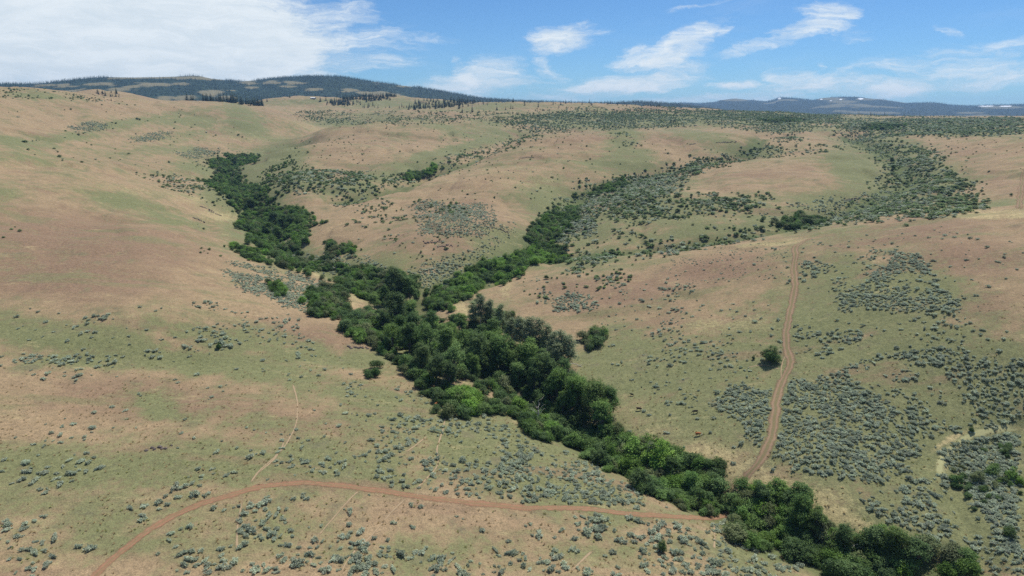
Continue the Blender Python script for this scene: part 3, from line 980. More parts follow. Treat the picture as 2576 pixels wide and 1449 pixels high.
def sage_mesh(seed):
    """one sagebrush: uneven puffs of upright grey leaf sprays on a low dark woody base"""
    g = np.random.default_rng(seed)
    lobes = []
    npuff = g.integers(6, 10)
    for i in range(npuff):
        th = i * 2.4 + g.normal() * .5
        q = 0.85 * math.sqrt((i + .4) / npuff) * g.uniform(.8, 1.12)
        rr = g.uniform(.26, .46)
        lobes.append((math.cos(th) * q * 1.15, math.sin(th) * q * .85, g.uniform(.32, .62) * (1 - .25 * q), rr, rr, rr * g.uniform(.8, 1.1)))
    V, F, tone = leaf_cloud(lobes, 70, 6, 0.20, 0.34, seed + 3, aspect=0.5, up=0.9, low=-0.2, along=0.5)
    ch = [limb(g, (g.normal() * .12, g.normal() * .12, -.25), (l[0] * .9, l[1] * .9, l[2]), .05, .02, 3, .1) for l in lobes[:5]]
    V2, F2 = tubes(ch, 3)
    me = mesh_np('sagebrush', np.concatenate([V, V2]), np.concatenate([F, F2 + len(V)]), smooth=False)
    fattr(me, 'tone', np.concatenate([tone, np.zeros(len(V2))]))
    me.materials.append(MAT['sage']); me.materials.append(MAT['twig'])
    mi = np.zeros(len(F) + len(F2), np.int32); mi[len(F):] = 1
    me.polygons.foreach_set('material_index', mi)
    return me


def bitter_mesh(seed, n=90, per=6):
    g = np.random.default_rng(seed)
    lobes = []
    for i in range(5):
        th = i * 2.4 + g.normal() * .5
        q = 0.62 * math.sqrt((i + .2) / 5)
        rr = g.uniform(.5, .8)
        lobes.append((math.cos(th) * q * 1.2, math.sin(th) * q, g.uniform(.5, .85) * (1 - .2 * q), rr, rr, rr * .8))
    V, F, tone = leaf_cloud(lobes, n, per, 0.28, 0.36, seed + 3, low=-0.4, up=0.8)
    me = mesh_np('bitterbrush', V, F, smooth=False)
    fattr(me, 'tone', tone); me.materials.append(MAT['bitter'])
    return me


def conifer_parts(seed, tiers=11, per=9, h=15.0, w=2.7):
    g = np.random.default_rng(seed)
    V, F, tone = [], [], []
    for i in range(tiers):
        t = i / (tiers - 1)
        z = h * (0.10 + 0.86 * t)
        R = w * (1 - t) ** 0.85 + 0.25
        for k in range(per):
            th = 2 * math.pi * (k + g.random()) / per + i
            L = R * g.uniform(.65, 1.15)
            wd = 0.45 * L + .15
            dz = -0.30 * L
            c, s = math.cos(th), math.sin(th)
            b = len(V)
            V += [(0, 0, z + 0.55), (c * L * .6 - s * wd, s * L * .6 + c * wd, z + dz * .5 + .1), (c * L, s * L, z + dz), (c * L * .6 + s * wd, s * L * .6 - c * wd, z + dz * .5 + .1)]
            F.append((b, b + 1, b + 2, b + 3))
            tone += [g.random()] * 4
    b = len(V)
    V += [(-.2, 0, h * .9), (0, .2, h * .9), (0, 0, h + .3), (.2, 0, h * .9)]; F.append((b, b + 1, b + 2, b + 3)); tone += [.5] * 4
    cr = mesh_np('conifer_crown', V, F, smooth=False); fattr(cr, 'tone', tone); cr.materials.append(MAT['conifer'])
    V2, F2 = tubes([[(0, 0, -1, .28), (0, 0, h * .5, .17), (0, 0, h * .95, .04)]], 5)
    tr = mesh_np('conifer_trunk', V2, F2); tr.materials.append(MAT['bark'])
    return tr, cr


# ------------------------------------------------------------------ placement
def in_poly(px, py, poly):
    P = np.array(poly, float)
    c = np.zeros(px.shape, bool)
    j = len(P) - 1
    for i in range(len(P)):
        xi, yi = P[i]; xj, yj = P[j]
        m = ((yi > py) != (yj > py)) & (px < (xj - xi) * (py - yi) / (yj - yi + 1e-12) + xi)
        c ^= m
        j = i
    return c


def visible(x, y, h):
    """is the point h metres above the ground at x, y seen over the ground in front of it"""
    z = ground(x, y) + h
    a = np.arctan2(x, y); r = np.hypot(x, y)
    out = np.zeros(len(x), bool)
    el = np.exp(_lr)
    for s in range(0, len(x), 4000):
        aa, rr, zz = a[s:s + 4000], r[s:s + 4000], z[s:s + 4000]
        i = np.clip(np.searchsorted(_az, aa) - 1, 0, len(_az) - 2)
        fa = ((aa - _az[i]) / (_az[i + 1] - _az[i]))[:, None]
        ph = (ZZ[i] * (1 - fa) + ZZ[i + 1] * fa) / el[None, :]
        ph = np.where(el[None, :] < rr[:, None] * 0.985, ph, -9)
        out[s:s + 4000] = ph.max(1) < (zz - CAMZ) / rr
    return out


def scatter(poly, spacing, seed, thr=0.0, nscale=18.0, h=0.8, jitter=0.48, soft=0.2, edge=1.0):
    """ground positions inside an outline drawn on the photograph, on a jittered grid, gathered by noise"""
    g = np.random.default_rng(seed)
    P = np.array(poly, float)
    D = []
    for k in range(len(P)):
        q = P[(k + 1) % len(P)]
        for t in np.linspace(0, 1, 6):
            D.append(P[k] * (1 - t) + q * t)
    D = np.array(D)
    Wp = hit(D[:, 0], D[:, 1])
    x0, y0 = Wp[:, 0].min() - 5, Wp[:, 1].min() - 5
    x1, y1 = Wp[:, 0].max() + 5, Wp[:, 1].max() + 5
    nx, ny = max(int((x1 - x0) / spacing), 1), max(int((y1 - y0) / spacing), 1)
    gx, gy = np.meshgrid(np.arange(nx), np.arange(ny), indexing='ij')
    x = x0 + (gx + 0.5 + g.uniform(-jitter, jitter, gx.shape)) * spacing
    y = y0 + (gy + 0.5 + g.uniform(-jitter, jitter, gx.shape)) * spacing
    x = x.ravel(); y = y.ravel()
    m = y > 20
    x, y = x[m], y[m]
    px, py = project(x, y, ground(x, y))
    # ragged outline
    rr = np.hypot(x, y)
    fz = np.clip(rr / 420.0, .35, 1.5)
    sc_ = np.clip(rr / 25.0, 9, 60)
    amp = 40 * np.clip(420.0 / rr, .5, 1.2)
    qx = px + (fbm(x / sc_, y / sc_, 4, seed) - .5) * 2 * amp + g.normal(size=len(x)) * 7 * fz * edge
    qy = py + (fbm(x / sc_, y / sc_, 4, seed + 1) - .5) * amp * np.clip(420.0 / rr, .3, 1) + g.normal(size=len(x)) * 3.2 * edge * fz ** 0.3 * np.clip(500.0 / rr, .35, 1)
    m = in_poly(qx, qy, poly)
    x, y = x[m], y[m]
    if thr > 0 and len(x):
        nz = fbm(x / nscale, y / nscale, 4, seed + 50)
        lo, hi = np.quantile(nz, max(thr - soft * 2, 0)), np.quantile(nz, min(thr + soft, 1))
        m = g.random(len(x)) < sstep(lo, hi + 1e-6, nz)
        x, y = x[m], y[m]
    if len(x):
        m = visible(x, y, h)
        x, y = x[m], y[m]
    return x, y


def make_stuff(name, label, xyz, rot, scl, vid, sources, material_=None):
    """many alike plants as one object: points carrying copies of a few plant meshes"""
    n = len(xyz)
    me = bpy.data.meshes.new(name)
    me.vertices.add(n); me.vertices.foreach_set('co', np.asarray(xyz, np.float32).ravel())
    a = me.attributes.new('rot', 'FLOAT_VECTOR', 'POINT'); a.data.foreach_set('vector', np.asarray(rot, np.float32).ravel())
    a = me.attributes.new('scl', 'FLOAT_VECTOR', 'POINT'); a.data.foreach_set('vector', np.asarray(scl, np.float32).ravel())
    a = me.attributes.new('vid', 'INT', 'POINT'); a.data.foreach_set('value', np.asarray(vid, np.int32))
    o = link(name, me)
    tag(o, label, kind='stuff')
    ng = bpy.data.node_groups.new(name + '_nodes', 'GeometryNodeTree')
    ng.interface.new_socket('Geometry', in_out='INPUT', socket_type='NodeSocketGeometry')
    ng.interface.new_socket('Geometry', in_out='OUTPUT', socket_type='NodeSocketGeometry')
    gi = ng.nodes.new('NodeGroupInput'); go = ng.nodes.new('NodeGroupOutput')
    ip = ng.nodes.new('GeometryNodeInstanceOnPoints')
    ng.links.new(gi.outputs[0], ip.inputs['Points'])
    jn = ng.nodes.new('GeometryNodeJoinGeometry')
    for s in reversed(sources):
        oi = ng.nodes.new('GeometryNodeObjectInfo'); oi.transform_space = 'ORIGINAL'
        oi.inputs['Object'].default_value = s; oi.inputs['As Instance'].default_value = True
        ng.links.new(oi.outputs['Geometry'], jn.inputs[0])
    ng.links.new(jn.outputs[0], ip.inputs['Instance'])
    ip.inputs['Pick Instance'].default_value = True

    def named(nm, dt):
        q = ng.nodes.new('GeometryNodeInputNamedAttribute'); q.data_type = dt; q.inputs['Name'].default_value = nm
        return q.outputs['Attribute']
    ng.links.new(named('vid', 'INT'), ip.inputs['Instance Index'])
    ng.links.new(named('rot', 'FLOAT_VECTOR'), ip.inputs['Rotation'])
    ng.links.new(named('scl', 'FLOAT_VECTOR'), ip.inputs['Scale'])
    ng.links.new(ip.outputs[0], go.inputs[0])
    md = o.modifiers.new('plants', 'NODES'); md.node_group = ng
    return o


def merged(name, meshes):
    """one mesh from several (a low plant used only by the mass plantings)"""
    bm = bmesh.new()
    mats = []
    for me in meshes:
        b = bmesh.new(); b.from_mesh(me)
        tmp = bpy.data.meshes.new('tmp')
        for f in b.faces:
            f.material_index = len(mats)
        b.to_mesh(tmp); b.free()
        bm.from_mesh(tmp); bpy.data.meshes.remove(tmp)
        mats.append(me.materials[0])
    out = bpy.data.meshes.new(name); bm.to_mesh(out); bm.free()
    for m_ in mats:
        out.materials.append(m_)
    return bpy.data.objects.new(name, out)

# ------------------------------------------------------------------ roads and trails
def strip(name, pix, width, mat, lift=0.06, label=None, wob=0.42, step=0.8, fade_ends=True, cols=7):
    P = np.array(pix, float)
    Wp = smooth_line(resample(hit(P[:, 0], P[:, 1])[:, :2], 3.0), 3)
    Wp = smooth_line(resample(Wp, step), 2)
    T = unit(np.gradient(Wp, axis=0)); Nn = np.stack([-T[:, 1], T[:, 0]], 1)
    n = len(Wp)
    d = np.arange(n) * step
    seed = sum(ord(ch) for ch in name) + int(P[0, 0])
    wl = width * 0.5 * (1 + wob * (fbm(d / 5, d * 0 + seed, 3, 3) - .5) * 2); wr = width * 0.5 * (1 + wob * (fbm(d / 5, d * 0 + seed + 9, 3, 4) - .5) * 2)
    Wp = Wp + Nn * ((fbm(d / 12, d * 0 + seed + 3, 3, 6) - .5) * width * .5)[:, None]
    us = np.linspace(-1, 1, cols)
    X = np.stack([Wp[:, 0] + Nn[:, 0] * np.where(u < 0, wl, wr) * u for u in us], 1)
    Y = np.stack([Wp[:, 1] + Nn[:, 1] * np.where(u < 0, wl, wr) * u for u in us], 1)
    Z = ground(X, Y) + lift
    V = np.stack([X, Y, Z], -1).reshape(-1, 3)
    i = np.arange(n - 1)[:, None]; j = np.arange(cols - 1)[None, :]
    F = np.stack([i * cols + j, i * cols + j + 1, (i + 1) * cols + j + 1, (i + 1) * cols + j], -1).reshape(-1, 4)
    me = mesh_np(name, V, F)
    edge = np.abs(us)[None, :] * np.ones((n, 1))
    if fade_ends:
        e = np.minimum(d, d[-1] - d) / (width * 3)
        edge = np.maximum(edge, (1 - np.clip(e, 0, 1))[:, None])
    fattr(me, 'edge', edge.ravel())
    fattr(me, 'across', (us[None, :] * np.ones((n, 1))).ravel())
    o = link(name, me, mat)
    tag(o, label, kind='structure')
    return Wp


def track_material(name, a, b, ruts=0.0, crown=(0.2, 0.17, 0.09), e0=0.55, e1=1.05):
    m, t = material(name)
    p = wpos(t)
    n1 = noise_node(t, p, 0.7, 5, 0.7); n2 = noise_node(t, p, 3.0, 3, 0.6)
    n3 = noise_node(t, p, 0.12, 4, 0.6)
    c = MIX(t, n1, a, b)
    c = MIX(t, MR(t, n3, 0.52, 0.70, 0.0, 0.55), c, (0.25, 0.185, 0.105))
    if ruts > 0:
        ac = M(t, 'ABSOLUTE', attr(t, 'across'))
        mid = M(t, 'MULTIPLY', MR(t, ac, 0.36, 0.14), MR(t, n1, 0.30, 0.5))
        c = MIX(t, M(t, 'MULTIPLY', mid, ruts), c, crown)
        rut = M(t, 'MULTIPLY', MR(t, ac, 0.25, 0.42), MR(t, ac, 0.75, 0.58))
        c = MIX(t, M(t, 'MULTIPLY', rut, 0.35), c, tuple(min(1, v * 1.15) for v in b))
    c = MIX(t, 1.0, c, MIX(t, n2, (0.8, 0.8, 0.8), (1.18, 1.18, 1.18)), 'MULTIPLY')
    pr = N(t, 'ShaderNodeBsdfPrincipled'); t.links.new(c, pr.inputs['Base Color']); pr.inputs['Roughness'].default_value = 0.95
    pr.inputs['Specular IOR Level'].default_value = 0.1
    bp = N(t, 'ShaderNodeBump'); bp.inputs['Strength'].default_value = 0.6; bp.inputs['Distance'].default_value = 0.12
    t.links.new(n1, bp.inputs['Height']); t.links.new(bp.outputs[0], pr.inputs['Normal'])
    tr = N(t, 'ShaderNodeBsdfTransparent')
    ed = M(t, 'ADD', attr(t, 'edge'), M(t, 'MULTIPLY', M(t, 'SUBTRACT', n1, 0.5), 1.5))
    mx = N(t, 'ShaderNodeMixShader')
    t.links.new(MR(t, ed, e0, e1), mx.inputs[0])
    t.links.new(pr.outputs[0], mx.inputs[1]); t.links.new(tr.outputs[0], mx.inputs[2])
    o = N(t, 'ShaderNodeOutputMaterial'); t.links.new(mx.outputs[0], o.inputs['Surface'])
    return m


red_dirt = track_material('red_dirt', (0.240, 0.125, 0.074), (0.34, 0.192, 0.120), 0.6, (0.19, 0.150, 0.078), 0.15, 1.05)
tan_dirt = track_material('tan_dirt', (0.200, 0.132, 0.082), (0.275, 0.190, 0.122), 0.75, (0.155, 0.145, 0.068), 0.42, 1.05)
trail_dirt = track_material('trail_dirt', (0.30, 0.22, 0.135), (0.38, 0.29, 0.18), 0, e0=0.20, e1=0.95)

ROAD = [(200,1500),(240,1449),(267,1423),(300,1389),(333,1363),(367,1336),(417,1306),(467,1286),(533,1256),(600,1236),(667,1221),(733,1216),(800,1216),(859,1223),
        (959,1233),(1059,1249),(1159,1263),(1259,1274),(1359,1278),(1459,1281),(1526,1284),(1592,1293),(1717,1306),(1767,1304),(1797,1301),(1830,1294),(1860,1284)]
TRACK = [(1856,1232),(1866,1218),(1878,1206),(1884,1199),(1910,1166),(1930,1133),(1945,1099),(1950,1066),(1952,1033),(1957,999),(1964,966),(1974,955),(1987,926),(1980,883),(1979,850),(1984,800),(1994,750),(2000,710),
         (1998,670),(2004,640),(2000,623),(2017,610),(2037,600)]
road_w = strip('dirt_road', ROAD, 3.3, red_dirt, label='red dirt road curving across the foreground to the creek')
track_w = strip('dirt_track', TRACK, 4.0, tan_dirt, label='two rut dirt track climbing the right hillside')
strip('dirt_track', [(2576,425),(2572,450),(2568,480),(2566,510),(2566,526)], 4.0, tan_dirt, label='pale dirt track at the right edge of the plateau')
strip('dirt_track', [(657,262),(661,252),(664,246)], 7.0, trail_dirt, lift=0.4, label='short pale track on the far wooded hill')
strip('dirt_track', [(2455,312),(2500,322),(2540,333),(2576,341)], 4.5, trail_dirt, lift=0.2, label='pale track crossing the shrubby rise at far right')
TRAILS = [
    [(737,966),(750,1016),(747,1066),(727,1109),(693,1153),(653,1179),(630,1216)],
    [(1122,1046),(1112,1093),(1095,1139),(1109,1166),(1075,1203),(1045,1233)],
    [(1075,1096),(1050,1118),(1019,1139)],
    [(610,1259),(600,1306),(593,1333),(600,1390)],
    [(905,1232),(859,1276),(820,1325),(800,1349)],
    [(1019,1256),(985,1286),(942,1339),(919,1366),(869,1403),(859,1446)],
    [(1492,1383),(1465,1410),(1432,1439)],
    [(1794,1312),(1797,1350),(1797,1383)],
    [(777,1366),(783,1400),(783,1440)],
    [(715,1110),(700,1150),(650,1190)],
    [(1880,925),(1925,912),(1965,930)],
    [(2020,605),(2060,592),(2110,578)],
    [(1985,880),(1972,900),(1962,930),(1966,955)],
]
for k, T_ in enumerate(TRAILS):
    strip('cattle_trail', T_, .85, trail_dirt, lift=0.05, label='narrow pale cattle trail worn through the grass', wob=0.5)


pale_grass = track_material('pale_bank_grass', (0.27, 0.27, 0.13), (0.40, 0.38, 0.20), 0, e0=0.35, e1=1.1)
strip('gully_bank', [(2576,1070),(2520,1076),(2450,1083),(2427,1099),(2384,1133),(2362,1156),(2358,1193),(2376,1222)], 3.4, pale_grass, lift=0.08, label='pale grassy bank of the small curving gully at right', wob=0.6)


# ------------------------------------------------------------------ individual and massed shrubs
class Plants:
    def __init__(self):
        self.rows = []

    def add(self, x, y, size, hs, zone, seed):
        g = np.random.default_rng(seed)
        for a, b in zip(x, y):
            self.rows.append((a, b, size * float(np.exp(np.clip(g.normal(), -1.7, 1.7) * 0.34 - 0.04)), hs * g.uniform(.75, 1.25), g.uniform(0, 6.283), zone))

    def arrays(self):
        r = self.rows
        return (np.array([q[0] for q in r]), np.array([q[1] for q in r]), np.array([q[2] for q in r]), np.array([q[3] for q in r]), np.array([q[4] for q in r]), [q[5] for q in r])


def off_road(x, y, d=2.6):
    return (dist_poly(x, y, resample(road_w, 6.0)) > d) & (dist_poly(x, y, resample(track_w, 6.0)) > d)


def ground_normal_tilt(x, y):
    e = 1.5
    return (ground(x + e, y) - ground(x - e, y)) / (2 * e), (ground(x, y + e) - ground(x, y - e)) / (2 * e)


def where_words(px, py, zone, ind):
    place = {}
    zid = {}
    for k in ind:
        zid.setdefault(zone[k], []).append(k)
    for zn, ks in zid.items():
        ks = np.array(ks)
        if len(ks) == 1:
            place[ks[0]] = ''
            continue
        ex = np.argsort(np.argsort(px[ks])); ey = np.argsort(np.argsort(-py[ks]))
        nx_ = 1 if len(ks) < 4 else (2 if len(ks) < 9 else 3)
        cells = {}
        for k, a_, b_ in zip(ks, ex, ey):
            cells.setdefault((a_ * nx_ // len(ks), b_ * nx_ // len(ks)), []).append(k)
        for (ca, cb), kk in cells.items():
            kk = sorted(kk, key=lambda q_: px[q_])
            pos = '' if nx_ == 1 else ', ' + {2: ('near', 'far'), 3: ('near', 'middle', 'far')}[nx_][cb] + ' ' + {2: ('left', 'right'), 3: ('left', 'centre', 'right')}[nx_][ca] + ' part'
            for n_, k in enumerate(kk):
                place[k] = pos + ('' if len(kk) == 1 else (', leftmost' if n_ == 0 else (', rightmost' if n_ == len(kk) - 1 else ', ' + ORD[n_] + ' from left')))
    return place


ORD = ['first', 'second', 'third', 'fourth', 'fifth', 'sixth', 'seventh', 'eighth', 'ninth', 'tenth', 'eleventh', 'twelfth'] + ['thirteenth', 'fourteenth', 'fifteenth', 'sixteenth', 'seventeenth', 'eighteenth', 'nineteenth', 'twentieth', 'twentyfirst', 'twentysecond', 'twentythird', 'twentyfourth', 'twentyfifth', 'twentysixth', 'twentyseventh', 'twentyeighth', 'twentyninth', 'thirtieth'] + ['next'] * 80


def plant_kind(name, cat, group, plants, meshes, stuff_label, n_ind=300, parts=None, size_of=None, sink=0.05, words=None, radius=1.3):
    """the largest-looking plants become objects, the rest one mass"""
    x, y, s, hs, rz, zone = plants.arrays()
    z = ground(x, y) - sink * s
    px, py = project(x, y, z)
    vis = (px > -20) & (px < 2596) & (py < 1470) & visible(x, y, 0.8)
    app = np.where(vis, s / np.hypot(x, y), 0)
    order = np.argsort(-app)
    ind = order[:n_ind]; rest = order[n_ind:]
    g = np.random.default_rng(len(x))
    nv = len(meshes)
    an = np.exp(np.random.default_rng(len(x) + 1).normal(size=len(x)) * .2)
    place = where_words(px, py, zone, ind)
    for q, k in enumerate(ind):
        v = int(g.integers(nv))
        big = s[k] / np.median(s[ind])
        sizew = 'large ' if big > 1.3 else ('small ' if big < 0.8 else '')
        lab = words(sizew, zone[k]) + place[k]
        if len(lab.split()) > 16:
            lab = words('', zone[k]) + place[k]
        if parts is None:
            o = link(name, meshes[v])
            o.location = (x[k], y[k], z[k]); o.rotation_euler = (0, 0, rz[k]); o.scale = (s[k] * an[k], s[k] / an[k], s[k] * hs[k])
            tag(o, lab, cat, group)
        else:
            o = bpy.data.objects.new(name, None); COL.objects.link(o)
            o.empty_display_size = 0.3
            o.location = (x[k], y[k], z[k]); o.rotation_euler = (0, 0, rz[k]); o.scale = (s[k], s[k], s[k] * hs[k])
            tag(o, lab, cat, group)
            for nm, me in zip(parts, meshes[v]):
                link(nm, me, parent=o)
    if len(rest):
        if parts is None:
            src = []
            for me in meshes:
                src.append(bpy.data.objects.new(name + '_source', me))
        else:
            src = [merged(name + '_source', m_) for m_ in meshes]
        rr = np.stack([np.zeros(len(rest)), np.zeros(len(rest)), rz[rest]], 1)
        sc = np.stack([s[rest] * an[rest], s[rest] / an[rest], s[rest] * hs[rest]], 1)
        make_stuff(name + '_cover', stuff_label, np.stack([x[rest], y[rest], z[rest]], 1), rr, sc, g.integers(0, nv, len(rest)), src)
    print(name, len(ind), 'objects', len(rest), 'massed')


SAGE = [  # words for where it grows, outline, spacing, cover threshold, size, noise scale
    ('below the bend of the red road', [(430,1330),(620,1250),(760,1250),(980,1330),(1010,1449),(440,1449)], 2.70, 0.46, 0.85, 14),
    ('in the bottom left corner', [(0,1340),(240,1380),(215,1449),(0,1449)], 2.90, 0.56, 0.88, 14),
    ('in the loose row left of the bend', [(0,1150),(250,1150),(640,1170),(640,1225),(470,1275),(330,1340),(0,1300)], 3.32, 0.70, 0.85, 16),
    ('between the grove and the road', [(880,930),(1060,1000),(1250,1060),(1420,1140),(1700,1290),(1300,1266),(1000,1235),(900,1130)], 2.80, 0.60, 0.78, 14),
    ('above the road by the creek', [(1300,1120),(1450,1160),(1600,1230),(1760,1300),(1300,1268),(1150,1240)], 2.09, 0.40, 0.73, 12),
    ('above the road at centre', [(640,1150),(1000,1160),(1000,1225),(860,1215),(660,1212)], 3.11, 0.68, 0.78, 12),
    ('below the straight red road', [(1320,1286),(1540,1292),(1810,1314),(1840,1380),(1320,1350)], 2.49, 0.49, 0.88, 12),
    ('in the bottom centre row', [(870,1380),(1300,1400),(1460,1370),(1800,1380),(1800,1449),(870,1449)], 2.70, 0.44, 0.85, 14),
    ('left of the lower creek', [(1790,1320),(1850,1330),(1960,1400),(2060,1449),(1790,1449)], 2.12, 0.45, 0.81, 10),
    ('in the patch left of the track', [(1800,990),(1870,965),(1948,975),(1940,1090),(1912,1140),(1880,1120),(1850,1060),(1790,1030)], 1.42, 0.14, 0.68, 14),
    ('in the stand right of the track', [(1962,1010),(2030,960),(2120,960),(2240,1000),(2300,1040),(2330,1130),(2280,1200),(2160,1215),(2010,1180),(1940,1150)], 1.47, 0.26, 0.73, 16),
    ('on the sage flat at the right edge', [(2040,950),(2200,900),(2330,880),(2576,900),(2576,1060),(2420,1090),(2330,1110),(2240,1000)], 1.71, 0.41, 0.73, 18),
    ('across the gully at the right edge', [(2576,1085),(2450,1092),(2380,1150),(2385,1230),(2460,1300),(2576,1420)], 1.24, 0.16, 0.73, 14),
    ('right of the lower creek', [(2190,1250),(2350,1200),(2400,1240),(2576,1400),(2576,1449),(2450,1449),(2330,1345),(2200,1300)], 1.71, 0.41, 0.73, 14),
    ('in the round patch high on the right hill', [(2140,640),(2190,636),(2300,640),(2345,690),(2360,720),(2430,760),(2420,795),(2300,790),(2100,780),(2115,730),(2170,720)], 1.63, 0.36, 0.75, 16),
    ('beside the upper hill track', [(2000,670),(2110,668),(2125,735),(1995,748)], 2.23, 0.58, 0.81, 12),
    ('right of the track above the bush', [(1990,805),(2090,812),(2220,850),(2190,880),(2060,860),(1990,845)], 2.49, 0.49, 0.81, 12),
    ('scattered over the right hillside', [(2380,790),(2576,760),(2576,930),(2330,900),(2080,900),(1990,880)], 3.52, 0.66, 0.81, 18),
    ('scattered left of the track on the hillside', [(1560,720),(1740,715),(1790,760),(1830,840),(1900,930),(1850,980),(1640,970),(1600,880),(1640,800)], 3.52, 0.68, 0.81, 16),
    ('on the pasture by the cattle', [(1640,970),(1790,960),(1800,1050),(1720,1080),(1660,1010)], 3.11, 0.80, 0.73, 12),
    ('in the small clump above the aspens', [(1370,745),(1450,730),(1490,760),(1470,785),(1370,780)], 1.84, 0.30, 0.81, 10),
    ('in the grey strip by the left slope', [(545,655),(640,665),(740,690),(810,735),(860,790),(850,815),(760,790),(680,750),(590,715)], 1.63, 0.38, 0.68, 14),
    ('along the grassy swale at the left edge', [(0,884),(150,892),(400,888),(410,908),(200,916),(0,912)], 2.12, 0.40, 0.78, 14),
    ('scattered on the green slope at left', [(130,790),(560,750),(720,790),(860,900),(620,905),(280,870)], 3.52, 0.76, 0.81, 16),
    ('in the loose cluster above the left swale', [(470,830),(640,825),(660,895),(500,890)], 2.70, 0.54, 0.81, 12),
    ('on the tan left foreground', [(0,940),(500,930),(880,930),(950,1060),(900,1140),(300,1140),(0,1130)], 4.32, 0.90, 0.73, 20),
    ('on the left foreground grass', [(0,1300),(330,1345),(240,1440),(0,1380)], 3.11, 0.85, 0.78, 14),
    ('in the fork of the two creeks', [(1040,690),(1200,650),(1330,630),(1300,650),(1180,715),(1080,735)], 1.94, 0.25, 0.78, 14),
    ('beside the upper fork creek', [(1390,550),(1470,530),(1490,590),(1420,620),(1380,600)], 2.12, 0.25, 0.88, 14),
    ('on the spur above the creek fork', [(1050,510),(1210,515),(1240,560),(1200,600),(1060,595)], 2.11, 0.27, 0.73, 16),
    ('on the lower edge of the centre spur', [(900,640),(1000,690),(1160,640),(1240,600),(1290,560),(1310,600),(1200,650),(1060,700),(900,690)], 2.47, 0.32, 0.71, 14),
    ('on the bank by the grassy clearing', [(740,640),(900,655),(880,690),(770,680)], 2.04, 0.25, 0.78, 14),
    ('up the shallow draw beyond the centre spur', [(1450,500),(1560,445),(1740,445),(1690,490),(1540,520),(1460,540)], 2.70, 0.29, 0.96, 18),
    ('in a grey patch high on the left slope', [(180,322),(230,306),(278,312),(262,328),(200,334)], 2.27, 0.25, 0.89, 16),
    ('in a grey patch on the far left slope', [(322,350),(390,330),(430,332),(400,352),(335,360)], 2.27, 0.30, 0.89, 16),
    ('in a grey patch low on the far left slope', [(470,385),(500,370),(545,372),(530,395),(480,402),(440,380)], 2.44, 0.40, 0.89, 16),
    ('on the far right slope', [(1900,540),(2100,490),(2260,480),(2420,480),(2300,540),(2000,570)], 3.32, 0.54, 0.96, 22),
    ('along the tan crest left of the upper track', [(1650,660),(1990,600),(1990,690),(1700,720)], 3.11, 0.56, 0.41, 10),
]
sage = Plants()
for k, (words_, poly, sp, thr, size, nsc) in enumerate(SAGE):
    x, y = scatter(poly, sp, 100 + k, thr, nsc, soft=0.16)
    m = off_road(x, y)
    sage.add(x[m], y[m], size, 1.0, words_, 300 + k)
# thin scatter of lone sagebrush over the near ground
x, y = scatter([(0, 760), (900, 900), (1300, 1100), (1850, 1340), (2100, 1449), (0, 1449)], 9.0, 990, .55, 30)
m = off_road(x, y); sage.add(x[m], y[m], .7, 1.0, 'alone on the left foreground grass', 991)
x, y = scatter([(1450, 760), (2000, 610), (2576, 560), (2576, 1449), (2200, 1300), (1600, 1080)], 8.0, 992, .5, 30)
m = off_road(x, y); sage.add(x[m], y[m], .7, 1.0, 'alone on the right hillside grass', 993)

